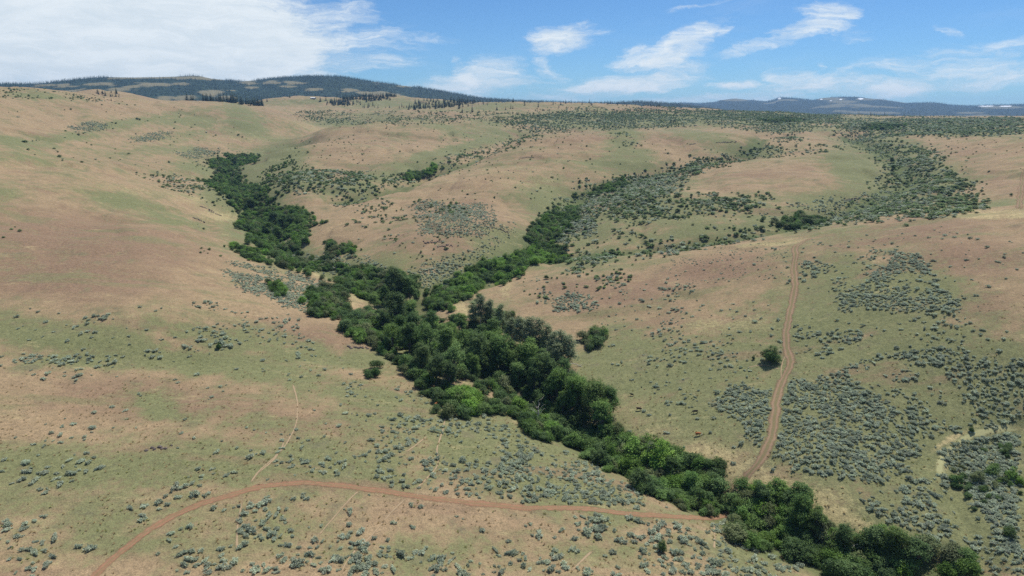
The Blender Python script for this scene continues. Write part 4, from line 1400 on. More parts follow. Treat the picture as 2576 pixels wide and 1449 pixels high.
BITTER = [
    ('on both banks of the fork creek', [(1341,580),(1403,523),(1465,461),(1580,443),(1783,399),(1854,375),(1800,415),(1660,487),(1509,545),(1430,655),(1380,640)], 4.2, .55, 1.5, 22),
    ('in the belt across the low spur', [(1500,530),(1600,498),(1720,492),(1900,485),(1960,500),(1900,525),(1700,548),(1560,556)], 3.9, .42, 1.45, 20),
    ('in the belt above the right hill crest', [(1420,655),(1560,625),(1720,600),(1900,570),(1960,575),(1900,596),(1720,625),(1560,655),(1450,680)], 3.8, .42, 1.45, 18),
    ('on the outer side of the right draw', [(2243,352),(2332,378),(2394,430),(2440,475),(2476,520),(2400,530),(2330,480),(2290,420)], 4.0, .45, 1.5, 24),
    ('on the shoulder of the right plateau', [(2150,540),(2300,515),(2480,515),(2440,540),(2300,552),(2180,565)], 3.8, .48, 1.5, 20),
    ('over the far belt below the skyline', [(1240,300),(1400,278),(1700,276),(2100,284),(2080,300),(1700,298),(1400,302),(1260,318)], 6.0, .50, 1.6, 70),
    ('over the far belt at right', [(2080,300),(2576,296),(2576,340),(2300,345),(2150,345)], 5.5, .55, 1.6, 60),
    ('on top of the centre spur', [(880,530),(1000,505),(1150,502),(1185,540),(1060,560),(890,575)], 4.28, 0.75, 1.13, 16),
    ('scattered down the centre spur', [(860,580),(1200,600),(1260,560),(1180,640),(1080,690),(950,650)], 5.94, 0.75, 0.90, 16),
    ('at the foot of the left spur', [(690,445),(760,428),(870,430),(950,450),(900,480),(820,490),(700,478)], 3.81, 0.45, 1.44, 20),
    ('in the narrow draw behind the centre spur', [(1000,446),(1090,418),(1200,384),(1330,336),(1345,345),(1200,398),(1100,438),(1020,462),(900,505),(860,520),(820,505)], 4.28, 0.42, 1.44, 24),
    ('along the top of the left spur', [(860,300),(960,288),(1080,290),(1260,300),(1200,310),(1050,312),(850,318)], 5.47, 0.65, 1.28, 40),
    ('on the wide shrubby rise at mid distance', [(1290,305),(1380,290),(1460,285),(1720,292),(1770,306),(1700,320),(1500,326),(1330,338)], 4.99, 0.42, 1.44, 50),
    ('on the far shrubby slope at right of centre', [(1720,292),(1900,288),(2120,285),(2110,308),(1990,345),(1900,330),(1790,316)], 5.23, 0.50, 1.44, 50),
    ('on the shrubby plateau edge at far right', [(2110,325),(2200,308),(2330,300),(2576,302),(2576,338),(2400,345),(2190,338)], 4.99, 0.50, 1.36, 45),
    ('along the curving draw at right', [(2100,328),(2200,340),(2270,388),(2400,430),(2440,480),(2350,510),(2240,510),(2200,450),(2240,420),(2190,380),(2120,345)], 4.28, 0.40, 1.36, 24),
    ('on the bank of the right draw', [(1940,575),(2060,545),(2150,500),(2330,488),(2470,520),(2300,548),(2120,565),(2000,582)], 4.28, 0.60, 1.28, 22),
    ('across the low spur between the draws', [(1500,512),(1700,492),(1820,502),(1900,520),(1860,548),(1700,552),(1600,545)], 4.28, 0.55, 1.28, 20),
    ('scattered on the slope above the right draw', [(1550,555),(1900,550),(1950,570),(1900,600),(1620,625),(1500,615)], 4.99, 0.75, 1.13, 18),
    ('on the crest of the low right spur', [(1730,400),(1950,372),(2130,366),(2060,385),(1900,402),(1780,412)], 4.99, 0.65, 1.28, 26),
    ('along the right fork creek', [(1540,450),(1740,405),(1880,385),(1960,358),(2000,338),(2010,350),(1920,385),(1770,428),(1620,452)], 4.28, 0.42, 1.44, 24),
    ('along the crest of the right hill', [(1300,652),(1480,640),(1700,598),(1950,570),(2080,560),(1900,592),(1700,640),(1460,690),(1290,690)], 4.75, 0.70, 1.13, 16),
    ('in the dark clump on the tan right hill', [(1480,690),(1570,676),(1600,690),(1580,715),(1500,725)], 3.32, 0.50, 1.13, 12),
    ('in the round patch on the far tan hill', [(1540,338),(1575,332),(1592,355),(1585,370),(1560,366)], 3.81, 0.45, 1.21, 20),
    ('along the top of the left ridge', [(0,224),(100,228),(240,244),(300,258),(150,252),(0,246)], 5.94, 0.75, 1.36, 40),
    ('on the rim of the left ravine', [(388,432),(440,430),(520,470),(600,520),(585,532),(480,492),(420,462)], 4.04, 0.60, 1.21, 18),
    ('along the side of the left ravine', [(500,370),(620,380),(640,400),(520,430),(480,410)], 5.47, 0.75, 1.13, 22),
    ('on the tan bench right of the grove', [(1290,700),(1500,650),(1560,680),(1500,740),(1320,760)], 5.35, 0.75, 0.98, 14),
    ('on the lower slope by the fork', [(820,620),(900,640),(960,660),(930,690),(860,680)], 4.75, 0.65, 1.13, 14),
    ('in the far green hollow at left', [(750,282),(860,278),(880,300),(820,314),(770,300)], 4.75, 0.55, 1.44, 40),
    ('on the far grassy rise', [(860,282),(1260,282),(1420,268),(1700,268),(1700,284),(1300,296),(900,290)], 7.56, 0.72, 1.51, 60),
    ('on the far plain at right', [(1720,280),(2000,286),(2576,297),(2576,303),(2100,290),(1800,290)], 7.56, 0.57, 1.51, 60),
    ('scattered over the centre spurs', [(700,360),(1000,310),(1330,340),(1850,345),(1850,380),(1400,520),(1000,500),(700,420)], 15.12, 0.67, 0.90, 60),
    ('scattered over the left slope', [(0,260),(500,270),(680,340),(500,420),(0,420)], 23.76, 0.75, 1.21, 60),
    ('scattered over the right plateau', [(2300,345),(2576,345),(2576,520),(2480,500)], 15.12, 0.72, 0.90, 60),
]
bitter = Plants()
for k, (words_, poly, sp, thr, size, nsc) in enumerate(BITTER):
    x, y = scatter(poly, sp, 500 + k, min(thr + .05, .8), nsc, h=1.2, soft=0.35, edge=2.0)
    g = np.random.default_rng(650 + k)
    grey = g.random(len(x)) < (0.34 if sp < 6 else 0.1)
    bitter.add(x[~grey], y[~grey], size * .88, 1.0, words_, 700 + k)
    sage.add(x[grey], y[grey], size * 1.05, 1.0, words_, 750 + k)
for words_, P in [('alone on the left slope', [(60,358),(66,359),(82,356),(165,330),(182,337),(198,340),(210,336),(225,331),(282,309),(292,311),(345,300),(352,302),(365,306),(372,304),(450,286),(455,291),(180,254),(130,248),
                  (300,262),(320,264),(340,265),(610,345),(600,340),(620,350)]),
                  ('tiny and alone on the open left slope', [(30,578),(50,583),(38,572),(9,598),(497,565),(513,577)]), ('in the small dark group on the left slope', [(507,626),(527,630),(523,638),(505,636),(514,632)]), ('on the left slope above the sage strip', [(555,645),(550,875)])]:
    Wp = hit(np.array(P, float)[:, 0], np.array(P, float)[:, 1])
    bitter.add(Wp[:, 0], Wp[:, 1], .8 if 'dark group' in words_ or 'above the sage' in words_ or 'tiny' in words_ else 1.4, 1.0, words_, 880)
sage_meshes = [sage_mesh(10 + k) for k in range(8)]
plant_kind('sagebrush', 'sagebrush', 'sagebrush on the slopes and flats', sage, sage_meshes, 'grey green sagebrush covering the hillsides and flats',
           words=lambda s, z: ('%sgrey sagebrush %s' % (s, z)))

bitter_meshes = [bitter_mesh(40 + k) for k in range(6)]
plant_kind('bitterbrush', 'shrub', 'dark shrubs on the far slopes', bitter, bitter_meshes, 'dark green shrubs covering the far slopes and draws',
           words=lambda s, z: ('%sdark shrub %s' % (s, z)))

WILLOW = [
    ('in the middle of the right fork', [(1400,648),(1335,625),(1345,590),(1395,545),(1440,518),(1455,540),(1412,582),(1395,620),(1440,645)], 3.2, .35, .85, 16, 'mix'),
    ('between the two ravine thickets', [(575,470),(655,470),(700,530),(660,565),(600,545)], 3.6, .40, .85, 20, 'mix'),
    ('below the left ravine thicket', [(690,640),(760,640),(880,690),(960,720),(900,735),(790,700)], 4.2, .72, .8, 14, 'mix'),
    ('on the green slope above the ravine', [(650,430),(720,400),(760,420),(700,500),(660,520)], 5.0, .7, .55, 24, 'dark'),
    ('in the left ravine thicket', [(595,560),(640,535),(690,520),(770,528),(800,560),(775,610),(735,650),(700,655),(620,605)], 3.3, .22, .92, 20, 'mix'),
    ('in the upper left ravine thicket', [(522,402),(560,388),(640,390),(645,404),(590,418),(600,455),(640,500),(640,532),(600,522),(560,492),(510,458),(548,438)], 3.8, .30, .92, 20, 'mix'),
    ('in the bright strip left of the ravine', [(560,618),(610,622),(650,640),(680,664),(645,664),(590,635)], 2.6, .10, .8, 14, 'green'),
    ('in the low clumps below the ravine', [(700,655),(770,655),(870,672),(870,692),(780,686),(700,672)], 3.0, .35, .85, 14, 'dark'),
    ('in the thicket above the tall grove', [(870,690),(930,680),(1010,690),(1050,715),(1060,750),(960,770),(880,750)], 2.8, .08, .95, 14, 'mix'),
    ('left of the straw clearing', [(790,730),(870,722),(895,760),(900,800),(800,795)], 2.8, .06, .95, 14, 'dark'),
    ('left edge of the tall grove', [(850,800),(950,790),(1010,840),(1070,940),(1060,985),(950,905),(860,845)], 2.8, .06, .95, 14, 'dark'),
    ('under the tall grove', [(960,790),(1200,800),(1280,800),(1400,870),(1430,960),(1510,1020),(1550,1090),(1480,1100),(1350,1085),(1120,1035),(1110,1000),(1060,960)], 4.4, .10, 1.0, 14, 'dark'),
    ('in the thicket by the brown cow', [(1112,1010),(1150,985),(1230,1000),(1250,1040),(1190,1048),(1120,1036)], 2.4, .02, 1.0, 14, 'green'),
    ('in the front thicket below the grove', [(1250,1040),(1340,1050),(1460,1080),(1550,1090),(1600,1120),(1560,1180),(1450,1150),(1350,1095)], 2.6, .04, 1.0, 14, 'mix'),
    ('in the creek thicket at centre right', [(1480,1110),(1590,1100),(1740,1145),(1850,1205),(1950,1240),(1990,1285),(1850,1312),(1760,1292),(1610,1228),(1480,1160)], 2.5, .03, .95, 14, 'mix'),
    ('in the thicket below the road end', [(1825,1300),(1930,1268),(2050,1270),(2110,1325),(2180,1385),(2180,1449),(2070,1455),(1960,1405),(1870,1352)], 2.5, .03, .95, 14, 'mix'),
    ('in the thicket at the bottom right', [(2140,1400),(2190,1370),(2260,1340),(2330,1370),(2410,1400),(2450,1470),(2080,1470)], 2.5, .03, .95, 14, 'mix'),
    ('in the right fork thicket', [(1090,742),(1140,700),(1220,662),(1320,632),(1430,640),(1420,658),(1300,690),(1210,722),(1170,758),(1100,772)], 2.7, .08, .9, 14, 'green'),
    ('in the fork creek clump', [(1325,612),(1355,572),(1400,558),(1392,600),(1352,618)], 2.8, .2, .95, 14, 'mix'),
    ('in the small clump up the fork creek', [(1365,548),(1405,528),(1410,548),(1385,562)], 2.8, .15, .9, 14, 'mix'),
    ('beside the aspens at right of the grove', [(1445,850),(1490,832),(1540,850),(1510,872),(1450,892)], 2.5, .08, .95, 14, 'dark'),
    ('in the dark thicket of the right draw', [(1930,560),(2020,545),(2065,552),(2030,572),(1960,580)], 3.0, .04, 1.05, 14, 'dark'),
    ('in the far dark thicket at right', [(1910,302),(1990,298),(2010,304),(1930,310)], 4.0, .15, 1.1, 30, 'dark'),
    ('in the dark thicket on the plateau edge', [(2170,328),(2200,316),(2260,316),(2230,328)], 4.0, .15, 1.2, 30, 'dark'),
    ('in the narrow draw behind the spur', [(1010,450),(1090,425),(1110,418),(1090,440),(1030,462)], 3.2, .15, 1.0, 20, 'green'),
    ('along the fork creek higher up', [(1450,500),(1490,475),(1560,455),(1600,448),(1570,470),(1480,500)], 3.6, .35, 1.0, 20, 'mix'),
    ('beside the sage strip on the left slope', [(675,722),(700,716),(726,735),(712,748),(685,740)], 2.4, .05, .9, 10, 'green'),
    ('on the bank by the brown cow', [(1065,985),(1100,985),(1100,1010),(1070,1012)], 2.4, .05, .9, 10, 'dark'),
    ('on the bank left of the grove', [(925,935),(965,928),(960,965),(925,960)], 2.8, .3, .75, 10, 'dark'),
    ('along the left ravine slope', [(640,470),(720,400),(760,370),(740,420),(680,500),(650,520)], 4.4, .62, .6, 20, 'dark'),
    ('on the slope above the junction', [(810,610),(900,620),(900,650),(830,645)], 3.6, .55, .9, 16, 'dark'),
    ('in the green hollow across the gully', [(2400,1130),(2576,1090),(2576,1400),(2480,1320),(2390,1220)], 3.6, .62, .5, 12, 'dark'),
    ('along the moist bottom right of the gully', [(2430,1130),(2500,1110),(2560,1150),(2480,1180)], 3.2, .6, .55, 12, 'dark'),
    ('where the right fork meets the grove', [(1045,745),(1105,725),(1150,745),(1120,790),(1060,790)], 3.0, .15, .85, 14, 'mix'),
]
wil = {'willow': Plants(), 'bright': Plants(), 'olive': Plants(), 'dark': Plants()}
for k, (words_, poly, sp, thr, size, nsc, kind) in enumerate(WILLOW):
    x, y = scatter(poly, sp, 900 + k, thr, nsc, h=2.5)
    g = np.random.default_rng(1200 + k)
    nz = fbm(x / 9, y / 9, 2, 70 + k) + g.normal(size=len(x)) * .05
    if kind == 'mix':
        sel = np.where(nz < .42, 'dark', np.where(nz < .56, 'willow', np.where(nz < .62, 'olive', 'willow')))
    elif kind == 'green':
        sel = np.where(nz < .40, 'dark', np.where(nz < .62, 'willow', 'bright'))
    else:
        sel = np.where(nz < .50, 'dark', np.where(nz < .62, 'olive', 'willow'))
    for nm in wil:
        m = sel == nm
        wil[nm].add(x[m], y[m], size, 1.0, words_, 1300 + k)
for P, words_ in [([(1580,1142),(1600,1140),(1590,1150),(1640,1168),(1660,1164),(1650,1180),(1665,1180)], 'standing out in the creek thicket'), ([(1215,690),(1232,700),(1160,716)], 'in the right fork thicket'), ([(760,765)], 'alone on the left slope by the grove')]:
    Wp = hit(np.array(P, float)[:, 0], np.array(P, float)[:, 1])
    wil['bright'].add(Wp[:, 0], Wp[:, 1], 1.25, 1.1, words_, 1400)
WW = {'willow': ('mid green willow', 75), 'bright': ('yellow green willow', 50), 'olive': ('dull olive willow', 55), 'dark': ('dark green willow', 110)}
for nm, pl in wil.items():
    mm = [shrub_meshes('willow', 60 + 11 * k + len(nm), MAT[nm]) for k in range(4)]
    plant_kind('willow_shrub', 'willow', 'willow shrubs along the creeks', pl, mm, 'massed %ss filling the creek bottom' % WW[nm][0], n_ind=WW[nm][1], parts=('stems', 'foliage'), sink=0.1,
               words=lambda s, z, q=WW[nm][0]: '%s%s %s' % (s, q, z))

# ------------------------------------------------------------------ trees in the creek bottoms
cot = [cottonwood_meshes(200 + 7 * k, MAT['cottonwood'], w=7.0) for k in range(4)]
cotd = [cottonwood_meshes(300 + 7 * k, MAT['dark'], w=6.2) for k in range(3)]
asp = [aspen_meshes(400 + 7 * k) for k in range(3)]
rnd_tree = cottonwood_meshes(333, MAT['willow'], w=7.5, h=11, n=900)


def tree(px, py, h, kind, label, group=None, wide=1.0, seed=0):
    g = np.random.default_rng(int(px * 7 + py))
    p = hit([px], [py])[0]
    src = {'cottonwood': cot, 'dark': cotd, 'aspen': asp}[kind]
    tr, cr = src[int(g.integers(len(src)))]
    name = 'aspen_tree' if kind == 'aspen' else 'cottonwood_tree'
    o = bpy.data.objects.new(name, None); COL.objects.link(o)
    s = h / 16.0
    o.location = (p[0], p[1], p[2] - 0.2); o.rotation_euler = (0, 0, g.uniform(0, 6.28)); o.scale = (s * wide, s * wide, s)
    tag(o, label, 'tree', group)
    link('trunk', tr, parent=o); link('crown', cr, parent=o)
    return o


GROVE = [(1000,768,25,'dark'),(972,778,17,'dark'),(1032,772,20,'dark'),(1000,828,22,'dark'),(965,838,13,'dark'),(1040,850,15,'dark'),(1085,838,13,'cottonwood'),(1030,900,18,'dark'),(1075,905,18,'cottonwood'),
         (1120,900,17,'cottonwood'),(1135,868,13,'cottonwood'),(1190,818,13,'aspen'),(1210,822,16,'aspen'),(1232,820,14,'aspen'),(1258,828,13,'aspen'),(1285,872,14,'aspen'),(1308,878,16,'aspen'),
         (1332,884,17,'aspen'),(1356,886,16,'aspen'),(1375,895,15,'aspen'),(1392,915,15,'aspen'),(1412,925,17,'aspen'),(1430,930,16,'aspen'),(1402,940,14,'aspen'),(1180,925,19,'cottonwood'),(1240,925,19,'cottonwood'),
         (1295,945,17,'cottonwood'),(1145,958,17,'cottonwood'),(1200,942,20,'cottonwood'),(1258,950,21,'cottonwood'),(1330,950,19,'cottonwood'),(1375,975,16,'dark'),(1098,972,14,'dark'),(1130,978,13,'dark'),
         (1345,985,15,'dark'),(1402,1016,16,'cottonwood'),(1448,1042,17,'cottonwood'),(1495,1062,18,'cottonwood'),(1512,1090,14,'cottonwood'),(1400,1005,15,'dark'),(1452,1020,14,'cottonwood'),(1062,938,14,'cottonwood'),
         (1240,870,15,'cottonwood'),(1160,840,12,'cottonwood')]
g = np.random.default_rng(12)
for px, py, h, kind in list(GROVE):      # smaller trees standing between the big ones
    if kind != 'aspen' and h >= 15:
        GROVE.append((px + float(g.choice([-1, 1])) * g.uniform(26, 44), min(py + g.uniform(-16, 10), 1052), h * g.uniform(.62, .85), 'dark' if g.random() < .4 else 'cottonwood'))
side = lambda px, py: 'left' if px < (py - 760) * 1.15 + 985 else ('right' if px > (py - 760) * 1.15 + 1130 else 'middle')
cnt = {}
ordw = ['first', 'second', 'third', 'fourth', 'fifth', 'sixth', 'seventh', 'eighth', 'ninth', 'tenth', 'eleventh', 'twelfth', 'thirteenth', 'fourteenth', 'fifteenth', 'sixteenth', 'seventeenth', 'eighteenth', 'nineteenth', 'twentieth', 'twentyfirst', 'twentysecond', 'twentythird', 'twentyfourth', 'twentyfifth', 'twentysixth', 'twentyseventh']
adj = {'cottonwood': 'broad green cottonwood', 'dark': 'dense dark green cottonwood', 'aspen': 'grey green aspen with pale trunk'}
for px, py, h, kind in sorted(GROVE, key=lambda q: q[1]):
    sd = side(px, py)
    k = cnt.get((kind, sd), 0); cnt[(kind, sd)] = k + 1
    tree(px, py, h * (1.12 if kind == 'aspen' else 1.0), kind, '%s, %s such from the far end, %s side of grove' % (adj[kind], ordw[k], sd), 'trees of the central creek grove', wide=.9 if kind != 'aspen' else 1.2)
OTHER = [(632,527,13,'dark','dark cottonwood at the upper left of the left ravine thicket'),(690,566,14,'dark','tallest dark cottonwood in the middle of the left ravine'),(712,576,15,'dark','dark cottonwood just right of the tallest ravine tree'),
         (732,570,12,'dark','dark cottonwood at the right side of the left ravine'),(672,592,12,'dark','dark cottonwood with dead limbs in front of the ravine trees'),(702,602,12,'dark','lowest dark cottonwood of the left ravine group'),
         (592,416,13,'dark','dark cottonwood high up in the upper left ravine'),(625,406,9,'cottonwood','smaller cottonwood right of the dark one in the upper ravine'),(612,400,8,'cottonwood','small cottonwood behind the dark one in the upper ravine'),
         (835,618,6,'dark','small round tree on the slope left of the centre spur'),(886,646,6.5,'dark','small round tree on the slope above the junction, right of its pair'),(858,632,5,'dark','small dark tree between two round trees above the junction'),
         (1636,1166,9,'aspen','narrow poplar rising between two bright willows in the creek thicket'),(1915,1272,8,'dark','round dark tree in the creek thicket right of the road end'),
         (2013,1335,12,'cottonwood','tall cottonwood standing above the lower creek thicket'),(2050,1345,9,'cottonwood','cottonwood leaning right of the tall one at the lower creek'),
         (2118,1378,8,'cottonwood','cottonwood beside the grey dead snag at the lower creek'),(2188,1385,6,'cottonwood','narrow green tree right of the grey dead snag'),(2245,1405,10,'cottonwood','broad cottonwood in the bottom right thicket'),
         (2300,1425,9,'dark','dark cottonwood at the right end of the bottom thicket'),(2243,412,8,'dark','upper of two dark trees in the curving draw at right'),(2246,432,8,'dark','lower of two dark trees in the curving draw at right'),
         (1205,775,9,'cottonwood','dark cottonwood at the mouth of the right fork thicket'),(1690,1200,8,'dark','dark tree in the middle of the creek thicket'),(1740,1240,8,'cottonwood','green tree at the near edge of the creek thicket')]
for px, py, h, kind, lab in OTHER:
    tree(px, py, h, kind, lab, wide=1.15 if kind == 'dark' else 1.0)
# the lone round bush by the track
p = hit([1938], [912])[0]
o = bpy.data.objects.new('round_bush', None); COL.objects.link(o)
st, fo = shrub_meshes('round_bush', 77, MAT['dark'], r=4.0, h=6.4, n=1300, per=9, leaf=.36, nl=12, stems=9)
o.location = (p[0], p[1], p[2]); o.scale = (1.08, 1.08, 1.0); tag(o, 'lone dense round bush standing left of the dirt track', 'bush')
link('stems', st, parent=o); link('foliage', fo, parent=o)
for (bx, by, s, lab) in [(1895, 905, .28, 'tiny dark bush just left of the lone round bush'), (1665, 1388, .5, 'small upright green bush alone in the bottom foreground'), (550, 878, .4, 'small dark bush among the sagebrush above the left swale'),
                         (2443, 1088, .32, 'small dark bush at the head of the pale gully bank')]:
    p = hit([bx], [by])[0]
    o = bpy.data.objects.new('small_bush', None); COL.objects.link(o); o.location = p; o.scale = (s * .7, s * .7, s)
    tag(o, lab, 'bush'); link('stems', st, parent=o); link('foliage', fo, parent=o)

# ------------------------------------------------------------------ conifers
con = [conifer_parts(500 + k, w=2.5 + .5 * (k % 3), h=14 + 1.5 * (k % 2)) for k in range(5)]
CON = [  # words, outline, spacing, thinning
    ('in the mid hill wood strip', [(822,263),(850,253),(900,247),(985,241),(994,247),(930,256),(870,268)], 9, .1),
    ('on the far middle hillside', [(1018,276),(1045,262),(1075,250),(1100,258),(1140,254),(1200,250),(1210,262),(1150,270),(1100,276),(1060,277)], 17, .4),
    ('in the far meadow row', [(895,273),(920,266),(1020,264),(1020,274)], 34, .5),
    ('on the far skyline hill', [(1205,258),(1250,252),(1350,254),(1352,262),(1300,260),(1210,264)], 34, .4),
    ('on the far skyline right of centre', [(1355,263),(1460,259),(1560,263),(1700,267),(1700,272),(1500,268)], 34, .45),

]
rows = []
g = np.random.default_rng(44)
for k in range(230):      # the dark wood standing behind the near ridge below the mountain
    t = g.random() ** 0.6
    a_, _ = pix_dir(462 + 198 * t, 255)
    r_ = g.uniform(1930, 2220)
    rows.append((r_ * math.sin(float(a_)), r_ * math.cos(float(a_)), 'in the dark wood below the mountain'))
for k in range(34):
    a_, _ = pix_dir(g.uniform(246, 302), 240)
    r_ = g.uniform(1960, 2070)
    rows.append((r_ * math.sin(float(a_)), r_ * math.cos(float(a_)), 'in the wood on the far domed hill'))
for k, (w_, poly, sp, thr) in enumerate(CON):
    x, y = scatter(poly, sp, 1500 + k, thr, 60.0, h=8)
    for a, b in zip(x, y):
        rows.append((a, b, w_))
for px, py, w_ in [(1217,280,'standing alone on the far green slope'),(1188,282,'second from the left of the lone far conifers'),(1163,284,'leftmost of the lone far conifers'),(1320,266,'on the slope below the skyline conifers'),(1354,270,'rightmost pair on the far slope'),
                   (1285,273,'in the small clump on the far slope'),(1290,273,'in the small clump on the far slope'),(1250,277,'beside the small far clump'),(1272,276,'beside the small far clump'),(1406,270,'far right of the lone far conifers'),
                   (672,256,'right of the dark wood on the far hill'),(729,246,'behind the far shed'),(806,255,'right of the far shed'),(820,253,'further right of the far shed'),(970,272,'on the far meadow'),(980,271,'on the far meadow'),(917,272,'on the far meadow'),(926,271,'on the far meadow'),
                   (1345,255,'tall on the far skyline'),(1358,254,'tall on the far skyline'),(1312,255,'tall on the far skyline'),(280,254,'alone on the far left ridge'),(2190,292,'on the far plain at right'),(2225,290,'on the far plain at right')]:
    p = hit([px], [py], 1000.0)[0]
    rows.append((p[0], p[1], w_))
g = np.random.default_rng(5)
cx_ = np.array([r[0] for r in rows]); cy_ = np.array([r[1] for r in rows]); cs_ = g.uniform(.5, 1.4, len(rows)) * np.array([1.3 if 'below the mountain' in r[2] else (.75 if 'domed' in r[2] else (.72 if 'skyline' in r[2] else .88)) for r in rows])
order = np.argsort(-cs_ / np.hypot(cx_, cy_))
czone = [r[2] for r in rows]
cpx, cpy = project(cx_, cy_, ground(cx_, cy_))
cplace = where_words(cpx, cpy, czone, order[:300])
for k in order[:300]:
    tr, cr = con[int(g.integers(5))]
    o = bpy.data.objects.new('conifer_tree', None); COL.objects.link(o)
    o.location = (cx_[k], cy_[k], float(ground(cx_[k], cy_[k])) - .3); o.rotation_euler = (0, 0, g.uniform(0, 6.28)); o.scale = (cs_[k] * 1.15, cs_[k] * 1.15, cs_[k])
    tag(o, 'dark conifer %s%s' % (czone[k], cplace[k]), 'tree', 'conifers on the far hills')
    link('trunk', tr, parent=o); link('crown', cr, parent=o)
ex = order[300:]
if len(ex):
    srcs = [merged('conifer_source', m_) for m_ in con]
    make_stuff('conifer_wood', 'dark conifers filling the woods on the far middle hills', np.stack([cx_[ex], cy_[ex], ground(cx_[ex], cy_[ex]) - .3], 1), np.stack([ex * 0.0, ex * 0.0, g.uniform(0, 6.28, len(ex))], 1),
               np.stack([cs_[ex] * 1.15, cs_[ex] * 1.15, cs_[ex]], 1), g.integers(0, 5, len(ex)), srcs)
print('conifers', len(rows))

# forest on the mountains: one mass
lowcon = []
for k in range(4):
    tr, cr = conifer_parts(600 + k, tiers=5, per=5, w=3.0 + .5 * (k % 2))
    lowcon.append(bpy.data.objects.new('conifer_source', cr))


def forest_on(X, Y, Z, T, op, n, seed, tmax=1.06, tmin=0.0):
    g = np.random.default_rng(seed)
    na, nt = X.shape
    w = ((op < 0.42) & (T <= tmax) & (T >= tmin)).astype(float)
    d1 = np.hypot(np.gradient(X, axis=0), np.gradient(Y, axis=0)) * np.hypot(np.gradient(X, axis=1), np.gradient(Y, axis=1))
    w *= d1
    w *= np.clip(1.15 - np.abs(np.gradient(op, axis=0)) * 2, .1, 1)
    w = (w / w.sum()).ravel()
    idx = g.choice(w.size, n, p=w)
    i, j = np.unravel_index(idx, X.shape)
    fi = g.uniform(0, 1, n); fj = g.uniform(0, 1, n)
    i2 = np.minimum(i + 1, na - 1); j2 = np.minimum(j + 1, nt - 1)
    out = []
    for G in (X, Y, Z):
        out.append((G[i, j] * (1 - fi) + G[i2, j] * fi) * (1 - fj) + (G[i, j2] * (1 - fi) + G[i2, j2] * fi) * fj)
    return np.stack(out, 1), g


V1, g1 = forest_on(MX, MY, MZ, MT, m_open, 34000, 71)
ok = V1[:, 1] > 0
V1 = V1[ok]
mz = V1[:, 2] > ground(V1[:, 0], V1[:, 1]) - 3
V1 = V1[mz]
n1 = len(V1)
s1 = g1.uniform(.7, 1.5, n1)
make_stuff('conifer_forest', 'dark conifer forest covering the long mountain', V1 - np.array([0, 0, .5]), np.stack([np.zeros(n1), np.zeros(n1), g1.uniform(0, 6.28, n1)], 1),
           np.stack([s1 * 1.15, s1 * 1.15, s1 * .85], 1), g1.integers(0, 4, n1), lowcon)
# belt of forest beyond the right-hand plain
g2 = np.random.default_rng(81)
a0, _ = pix_dir(1690, 280); a1, _ = pix_dir(2700, 290)
n2 = 9000
aa = g2.uniform(float(a0), float(a1), n2); rr = 2750 + 2600 * g2.random(n2) ** 0.8
x2 = rr * np.sin(aa); y2 = rr * np.cos(aa)
keep = fbm(x2 / 300, y2 / 300, 3, 88) > 0.44
x2, y2 = x2[keep], y2[keep]
V2 = np.stack([x2, y2, ground(x2, y2) - .5], 1)
V3, g3 = forest_on(RX, RY, RZ, RT, r_open, 14000, 91)
V2 = np.concatenate([V2, V3])
n2 = len(V2)
s2 = g2.uniform(.8, 1.6, n2)
make_stuff('conifer_forest', 'belt of dark conifers beyond the plain and over the far range', V2, np.stack([np.zeros(n2), np.zeros(n2), g2.uniform(0, 6.28, n2)], 1),
           np.stack([s2 * 1.3, s2 * 1.3, s2], 1), g2.integers(0, 4, n2), lowcon)


# bunchgrass tufts on the near slopes
def tuft_mesh(seed):
    g = np.random.default_rng(seed)
    V, F, tone = [], [], []
    for i in range(9):
        th = g.uniform(0, 6.28); c, s_ = math.cos(th), math.sin(th)
        L = g.uniform(.18, .36); hh = g.uniform(.16, .36); w = .07
        b = len(V)
        V += [(-s_ * w, c * w, -.03), (s_ * w, -c * w, -.03), (c * L + s_ * w * .3, s_ * L - c * w * .3, hh), (c * L - s_ * w * .3, s_ * L + c * w * .3, hh)]
        F.append((b, b + 1, b + 2, b + 3)); tone += [g.random()] * 4
    me = mesh_np('grass_tuft', V, F, smooth=False); fattr(me, 'tone', tone)
    return me


tm = []
for k, (a_, b_) in enumerate([((0.34, 0.26, 0.14), (0.55, 0.44, 0.25)), ((0.20, 0.22, 0.075), (0.38, 0.37, 0.15)), ((0.26, 0.18, 0.11), (0.44, 0.32, 0.19))]):
    me = tuft_mesh(900 + k); me.materials.append(foliage_material('bunchgrass', a_, b_, trans=.5, rough=.8, vary=.2)); tm.append(bpy.data.objects.new('tuft_source', me))
x, y = scatter([(0, 560), (500, 600), (900, 880), (1300, 1080), (1800, 1320), (2060, 1449), (0, 1449)], 1.25, 3001, .25, 9, h=.3, soft=.4)
x2, y2 = scatter([(1420, 900), (1500, 740), (1990, 620), (2576, 560), (2576, 1449), (2250, 1449), (2150, 1340), (1900, 1230), (1580, 1080)], 1.25, 3002, .25, 9, h=.3, soft=.4)
x = np.concatenate([x, x2]); y = np.concatenate([y, y2])
mk = off_road(x, y, 1.6)
x, y = x[mk], y[mk]
g = np.random.default_rng(31)
i_, j_ = np.clip(np.searchsorted(_az, np.arctan2(x, y)), 0, len(_az) - 1), np.clip(np.searchsorted(_lr, np.log(np.hypot(x, y))), 0, len(_lr) - 1)
gg = g_green[i_, j_]; rd = g_red[i_, j_]
q = g.random(len(x))
vid = np.where(q < gg * 0.9, 1, np.where(q > 1 - rd * 0.8, 2, 0))
